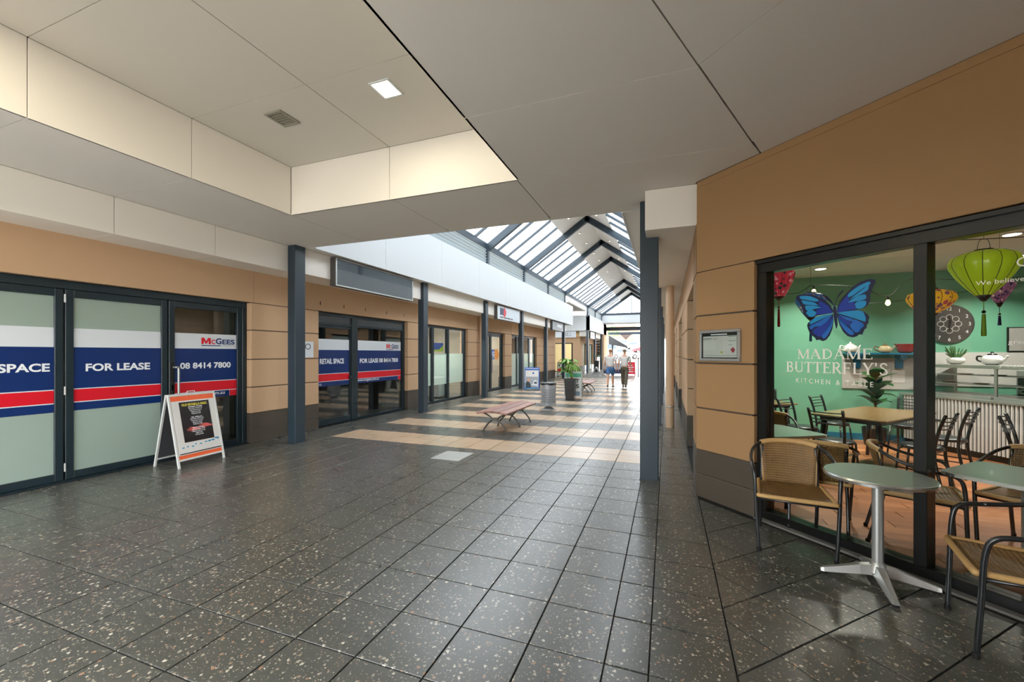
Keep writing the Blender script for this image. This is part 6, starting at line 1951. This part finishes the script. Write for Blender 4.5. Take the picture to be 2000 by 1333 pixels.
MB().lathe([(.12, 0), (.16, .03), (.20, .085), (.19, .085), (.14, .03)], seg=24).build('dish', 'sage', t, smooth=True)
M['promo_b'] = pm('promo_navy', (28, 46, 104), .5); M['promo_f'] = pm('promo_food', (196, 118, 66), .5, var=.25, scale=20)
for (z0, h_, lab, mat, lines, tm, x_) in ((1.38, .20, 'dark blue promotional card on top of the square display case', 'promo_b', [("COULDN'T", .14, .045), ('YOU GO A', .085, .045)], 'ltext', 2.07), (.89, .29, 'white promotional card leaning on the square display case', 'board_w', [("DON'T", .245, .03), ('A PIE, SAUCE & A CAN', .195, .03), ('OF SOFT DRINK', .155, .03)], 'promo_b', 2.04)):
    p_ = atop(x_, .02, z0)
    t = thing('promo_card', lab, 'card', p_, rzc)
    MB().box(0, .48, -.004, .004, 0, h_).build('card', mat, t)
    mb = MB()
    for s, z, hh in lines:
        letter(mb, s, (0, -.006, 0), X3, Z3, .03, .34, z, hh, bold=.02)
    mb.build('lettering', tm, t, fix=False)
    mb = MB(); mb.prism([(.12 + .10 * cos(a * pi / 8), .05 + .035 * sin(a * pi / 8)) for a in range(16)], (.03, -.006, 0), X3, Z3, Y3, 0, .002); mb.build('food_picture', 'promo_f', t)
# wall things
t = thing('wall_clock', 'large dark round wall clock with white numerals and a floral ring', 'clock', (4.47, 9.2, 2.05))
mb = MB(); mb.tube([(0, 0, 0), (0, -.03, 0)], .325, 48); mb.build('face', pm('clock_face', (62, 60, 58), .5, var=.1, scale=8), t)
mb = MB()
for k in range(12):
    a = pi / 2 - 2 * pi * (k + 1) / 12
    s = str(k + 1)
    letter(mb, s, (0, -.032, 0), X3, Z3, .26 * cos(a) - .035, .26 * cos(a) + .035, .26 * sin(a) - .03, .055, align='center')
mb.build('numerals', 'ltext', t, fix=False)
mb = MB()
for k in range(8):
    a = 2 * pi * k / 8
    c = Vector((.115 * cos(a), -.033, .115 * sin(a)))
    mb.tube([c + Vector((.045 * cos(q_ * pi / 5), 0, .045 * sin(q_ * pi / 5))) for q_ in range(10)], .004, 4, closed=True)
mb.build('floral_ring', 'china', t)
MB().prism([(-.012, -.1), (.012, -.1), (.008, .13), (-.008, .13)], (0, -.038, 0), X3, Z3, Y3, 0, .003).build('hour_hand', 'black', t)
MB().prism([(-.01, -.05), (.01, -.05), (.03, .09), (.015, .095)], (0, -.041, 0), X3, Z3, Y3, 0, .003).build('minute_hand', 'black', t)
t = thing('wall_board', 'pale grey notice board with papers below the blue shelf', 'board', (2.98, 9.2, .92))
MB().box(0, 1.16, -.02, 0, 0, .55, .003).build('panel', pm('board_grey', (186, 184, 178), .5, var=.04), t)
for (a, b, c, d) in ((.25, .45, .12, .35), (.5, .7, .16, .36), (.72, .9, .12, .34)):
    MB().box(a, b, -.024, -.02, c, d).build('paper', 'board_w', t)
MB().box(4.12, 7.9, 9.185, 9.2, 1.0, 1.57).build('splashback', 'board_w', bpy.data.objects['wall_cafe_back'])
t = thing('wall_picture', 'grey toned picture hung on the teal wall above the counter', 'picture', (5.2, 9.2, 1.58))
MB().box(0, .8, -.03, 0, 0, .40, .004).build('frame', 'black', t)
MB().box(.015, .785, -.034, -.03, .015, .385).build('print', pm('picture_grey', (170, 168, 164), .5, var=.25, scale=5), t)
# coffee machine silhouette inside the case area
t = thing('coffee_machine', 'steel coffee machine behind the curved display case', 'coffee machine', atop(1.15, 1.25, 0), rzc)
MB().box(-.4, .4, -.2, .3, 0, .9, .01).build('stand', 'slate', t)
MB().box(-.35, .35, -.2, .25, .9, 1.3, .02).build('body', 'satin', t)
MB().box(-.3, .3, -.23, -.2, 1.0, 1.2).build('panel', 'black', t)
for x in (-.15, .15):
    MB().tube([(x, -.24, .98), (x, -.36, .97)], .015, 8).build('group_handle', 'black', t)

# fiddle-leaf plant behind the large table
t = thing('potted_fig', 'dark leafed potted fig behind the large cafe table', 'pot plant', (3.28, 8.72, 0))
MB().lathe([(.13, 0), (.16, .16), (.17, .30), (.16, .30), (.14, .26)], seg=20).build('pot', 'black', t, smooth=True, auto=True)
MB().tube(smooth_path([(0, 0, .26), (.02, 0, .6), (-.01, 0, .95), (.03, 0, 1.15)], 4), .018, 8).build('trunk', 'stem', t)
random.seed(14)
for k in range(17):
    a = k * 2.4; z = .66 + .032 * k
    mb = MB(); blade(mb, (0, 0, z), a, random.uniform(.24, .34), random.uniform(.18, .24), random.uniform(.16, .34), random.uniform(.10, .22), 7, .10)
    mb.build('leaf', 'leaf_d', t, smooth=True)

# ------------------------------------------------------------------ silk lanterns
def lantern(label, loc, prof, ribs, mat, tassel, ribm='black', cap=.05, drop=.30, string=.5, k=1.0):
    t = thing('silk_lantern', label, 'lantern', loc, 0, 'silk lanterns in the cafe')
    mb = MB(); mb.lathe(prof, seg=ribs * 8, amp=.05, ribs=ribs); mb.build('shade', mat, t, smooth=True)
    z0 = prof[0][1]; z1 = prof[-1][1]
    for q_ in range(ribs):
        a = 2 * pi * q_ / ribs
        MB().tube([(r * .955 * cos(a), r * .955 * sin(a), z) for r, z in prof], .0022, 4).build('rib', ribm, t)
    MB().lathe([(.012, z0 - .045 * k), (prof[0][0] * .8, z0 - .012), (prof[0][0] * 1.02, z0 + .004)], seg=14).build('bottom_cap', 'black', t, smooth=True)
    MB().lathe([(prof[-1][0] * 1.02, z1 - .003), (prof[-1][0] * .9, z1 + .01)], seg=14).build('top_ring', ribm, t)
    MB().tube([(0, 0, z0 - .04 * k), (0, 0, z0 - .12 * k)], .003, 4).build('cord', tassel, t)
    MB().lathe([(.006, z0 - .135 * k), (.014 * k, z0 - .125 * k), (.006, z0 - .112 * k)], seg=10).build('bead', 'black', t)
    MB().lathe([(.013 * k, z0 - .135 * k - drop), (.015 * k, z0 - .2 * k - drop * .5), (.010 * k, z0 - .14 * k)], seg=10).build('tassel', tassel, t)
    MB().tube(smooth_path([(-prof[-1][0] * .7, 0, z1), (-prof[-1][0] * .5, 0, z1 + .07), (0, 0, z1 + .09), (prof[-1][0] * .5, 0, z1 + .07), (prof[-1][0] * .7, 0, z1)], 3), .002, 4).build('hanger_wire', 'black', t)
    MB().tube([(0, 0, z1 + .09), (0, 0, 2.968 - loc[2])], .0015, 4).build('string', 'black', t)
    return t
M['silk_g'] = pm('green_silk', (150, 176, 24), .3, var=.15, scale=12, emit=(150, 170, 20), estr=.12); M['tas_g'] = pm('green_tassel', (120, 150, 30), .7)
M['silk_r'] = floral_mat('red_floral_silk', (206, 48, 72), (236, 150, 160), (50, 60, 60), 22, .10); M['tas_r'] = pm('red_tassel', (196, 40, 56), .7)
M['silk_y'] = floral_mat('yellow_floral_silk', (222, 164, 38), (170, 60, 70), (120, 70, 90), 26, .12); M['silk_p'] = floral_mat('purple_floral_silk', (150, 100, 140), (226, 180, 180), (60, 44, 90), 34, .06)
M['silk_b'] = floral_mat('blue_floral_silk', (60, 120, 190), (190, 170, 160), (220, 190, 160), 26, .06); M['tas_b'] = pm('blue_tassel', (30, 110, 160), .7); M['tas_n'] = pm('navy_tassel', (40, 48, 100), .7)
g_prof = [(.045, -.165), (.10, -.10), (.155, -.02), (.188, .045), (.193, .085), (.175, .125), (.12, .155), (.055, .168)]
lantern('green ribbed silk lantern hanging nearest the window', (2.215, 4.14, 2.15), g_prof, 12, 'silk_g', 'tas_g', drop=.17)
lantern('red floral silk lantern at the left edge of the cafe window', (1.235, 5.70, 2.40), [(.06, -.18), (.10, -.10), (.14, -.01), (.165, .07), (.16, .11), (.12, .15), (.06, .165)], 12, 'silk_r', 'tas_r', drop=.22)
lantern('yellow floral flat silk lantern beside the mullion', (2.15, 4.66, 2.00), [(.05, -.10), (.11, -.06), (.155, .0), (.165, .03), (.15, .07), (.10, .095), (.05, .105)], 12, 'silk_y', 'tas_r', drop=.12)
lantern('purple floral diamond silk lantern behind the green one', (3.37, 6.06, 2.24), [(.03, -.14), (.07, -.07), (.118, .03), (.125, .055), (.10, .09), (.05, .12)], 10, 'silk_p', 'tas_n', drop=.09)
lantern('blue floral silk lantern half hidden behind the butterfly', (1.62, 5.95, 2.14), [(.05, -.15), (.09, -.09), (.14, .0), (.16, .05), (.13, .11), (.06, .14)], 12, 'silk_b', 'tas_b', drop=.16)

# ------------------------------------------------------------------ festoon lights
def festoon(label, pts, bulbs):
    base = Vector(pts[0])
    t = thing('festoon_lights', label, 'string lights', base, 0, 'festoon cables in the cafe')
    path = smooth_path([Vector(p) - base for p in pts], 8)
    MB().tube(path, .004, 6).build('cable', 'black', t)
    for b in bulbs:
        p = Vector(b) - base
        MB().lathe([(.012, -.05), (.014, -.02), (.006, 0)], p, 10).build('socket', 'black', t)
        MB().lathe([(.004, -.125), (.020, -.112), (.027, -.092), (.020, -.065), (.011, -.05)], p, 14).build('bulb', 'lamp_amber', t, smooth=True)
    return t
def ray(px, py, d):
    fx, fy = -sin(YAW), cos(YAW); rx, ry = cos(YAW), sin(YAW)
    u = (px - 1000) / FPX
    return ((fx + u * rx) * d, (fy + u * ry) * d, HC - (py - HY) / FPX * d)
festoon('drooping festoon cable with bulbs across the teal wall', [(.70, 6.9, 2.52), (1.60, 6.75, 2.38), (1.86, 6.7, 2.47), (2.36, 6.7, 2.42), (2.70, 6.8, 2.30), (3.1, 7.1, 2.56), (4.2, 7.8, 2.6), (7.8, 8.2, 2.7)], [(1.86, 6.7, 2.47), (2.70, 6.8, 2.30)])
festoon('straight festoon cable under the cafe ceiling near the window', [(1.15, 5.4, 2.78), (1.75, 5.0, 2.66), (2.4, 4.8, 2.55), (3.2, 4.9, 2.56), (5.0, 5.6, 2.75)], [(1.80, 4.98, 2.645)])
festoon('festoon cable running back over the cafe counter', [(2.6, 8.9, 2.40), (3.4, 8.0, 2.36), (4.6, 7.4, 2.5), (7.5, 6.6, 2.75)], [])

# ------------------------------------------------------------------ cafe lamps
for i, (x, y, lab) in enumerate(((3.83, 6.69, 'round lit downlight above the lone chair by the counter'), (4.80, 8.20, 'round lit downlight above the counter'), (2.3, 6.9, 'round lit downlight above the near end of the large table'), (2.4, 8.3, 'round lit downlight before the teal wall'))):
    t = thing('cafe_downlight', lab, 'downlight', (x, y, 2.97), 0, 'downlights in the cafe ceiling')
    MB().lathe([(.085, -.012), (.095, -.008), (.095, 0)], seg=20).build('ring', 'white', t, smooth=True)
    MB().lathe([(.07, -.014), (.08, -.010)], seg=20).build('lens', 'lamp_white', t)
    area_light('lamp_light', t, (0, 0, -.03), .15, 14, (1, .95, .84), spread=130)

# ------------------------------------------------------------------ pieces of a part hang under that part
NEST = {
 'sandwich_board': ('front_panel', ('white_sheet', 'price_poster', 'poster_title', 'price_list', 'printed_hands', 'blue_paint_marks', 'black_strip', 'printed_photo', 'photo_figure', 'photo_face', 'photo_machine', 'photo_screen', 'blue_foot_band', 'blue_head_band', 'round_logo', 'green_head', 'letter', 'lettering', 'small_picture', 'red_panel', 'print')),
 'cane_armchair': ('backrest', ('back_edge', 'top_wrap')),
 'pedestal_table': ('top', ('rim',)),
 'silk_lantern': ('shade', ('rib',)),
 'sign_box': ('face', ('letters', 'navy_badge', 'red_badge', 'small_print')),
 'wall_clock': ('face', ('numerals', 'floral_ring', 'hour_hand', 'minute_hand')),
 'notice_case': ('paper', ('heading', 'print_lines', 'red_mark', 'yellow_mark')),
 'parked_car': ('cabin', ('side_window', 'screen')),
 'promo_card': ('card', ('lettering', 'food_picture')),
 'person': ('body', ('ear', 'nose', 'eye', 'mouth')),
 'salon_sign': ('board', ('lettering',)),
 'wall_poster': ('sheet', ('green_corner',)),
 'paper_notice': ('sheet', ('print',)),
 'planter': ('pot', ('pot_rim',)),
}
for o in list(COL.objects):
    if o.parent is None and o.name.split('.')[0] in NEST:
        pn, names = NEST[o.name.split('.')[0]]
        host = [c for c in o.children if c.name.split('.')[0] == pn]
        if host:
            for c in list(o.children):
                if c.name.split('.')[0] in names:
                    c.parent = host[0]
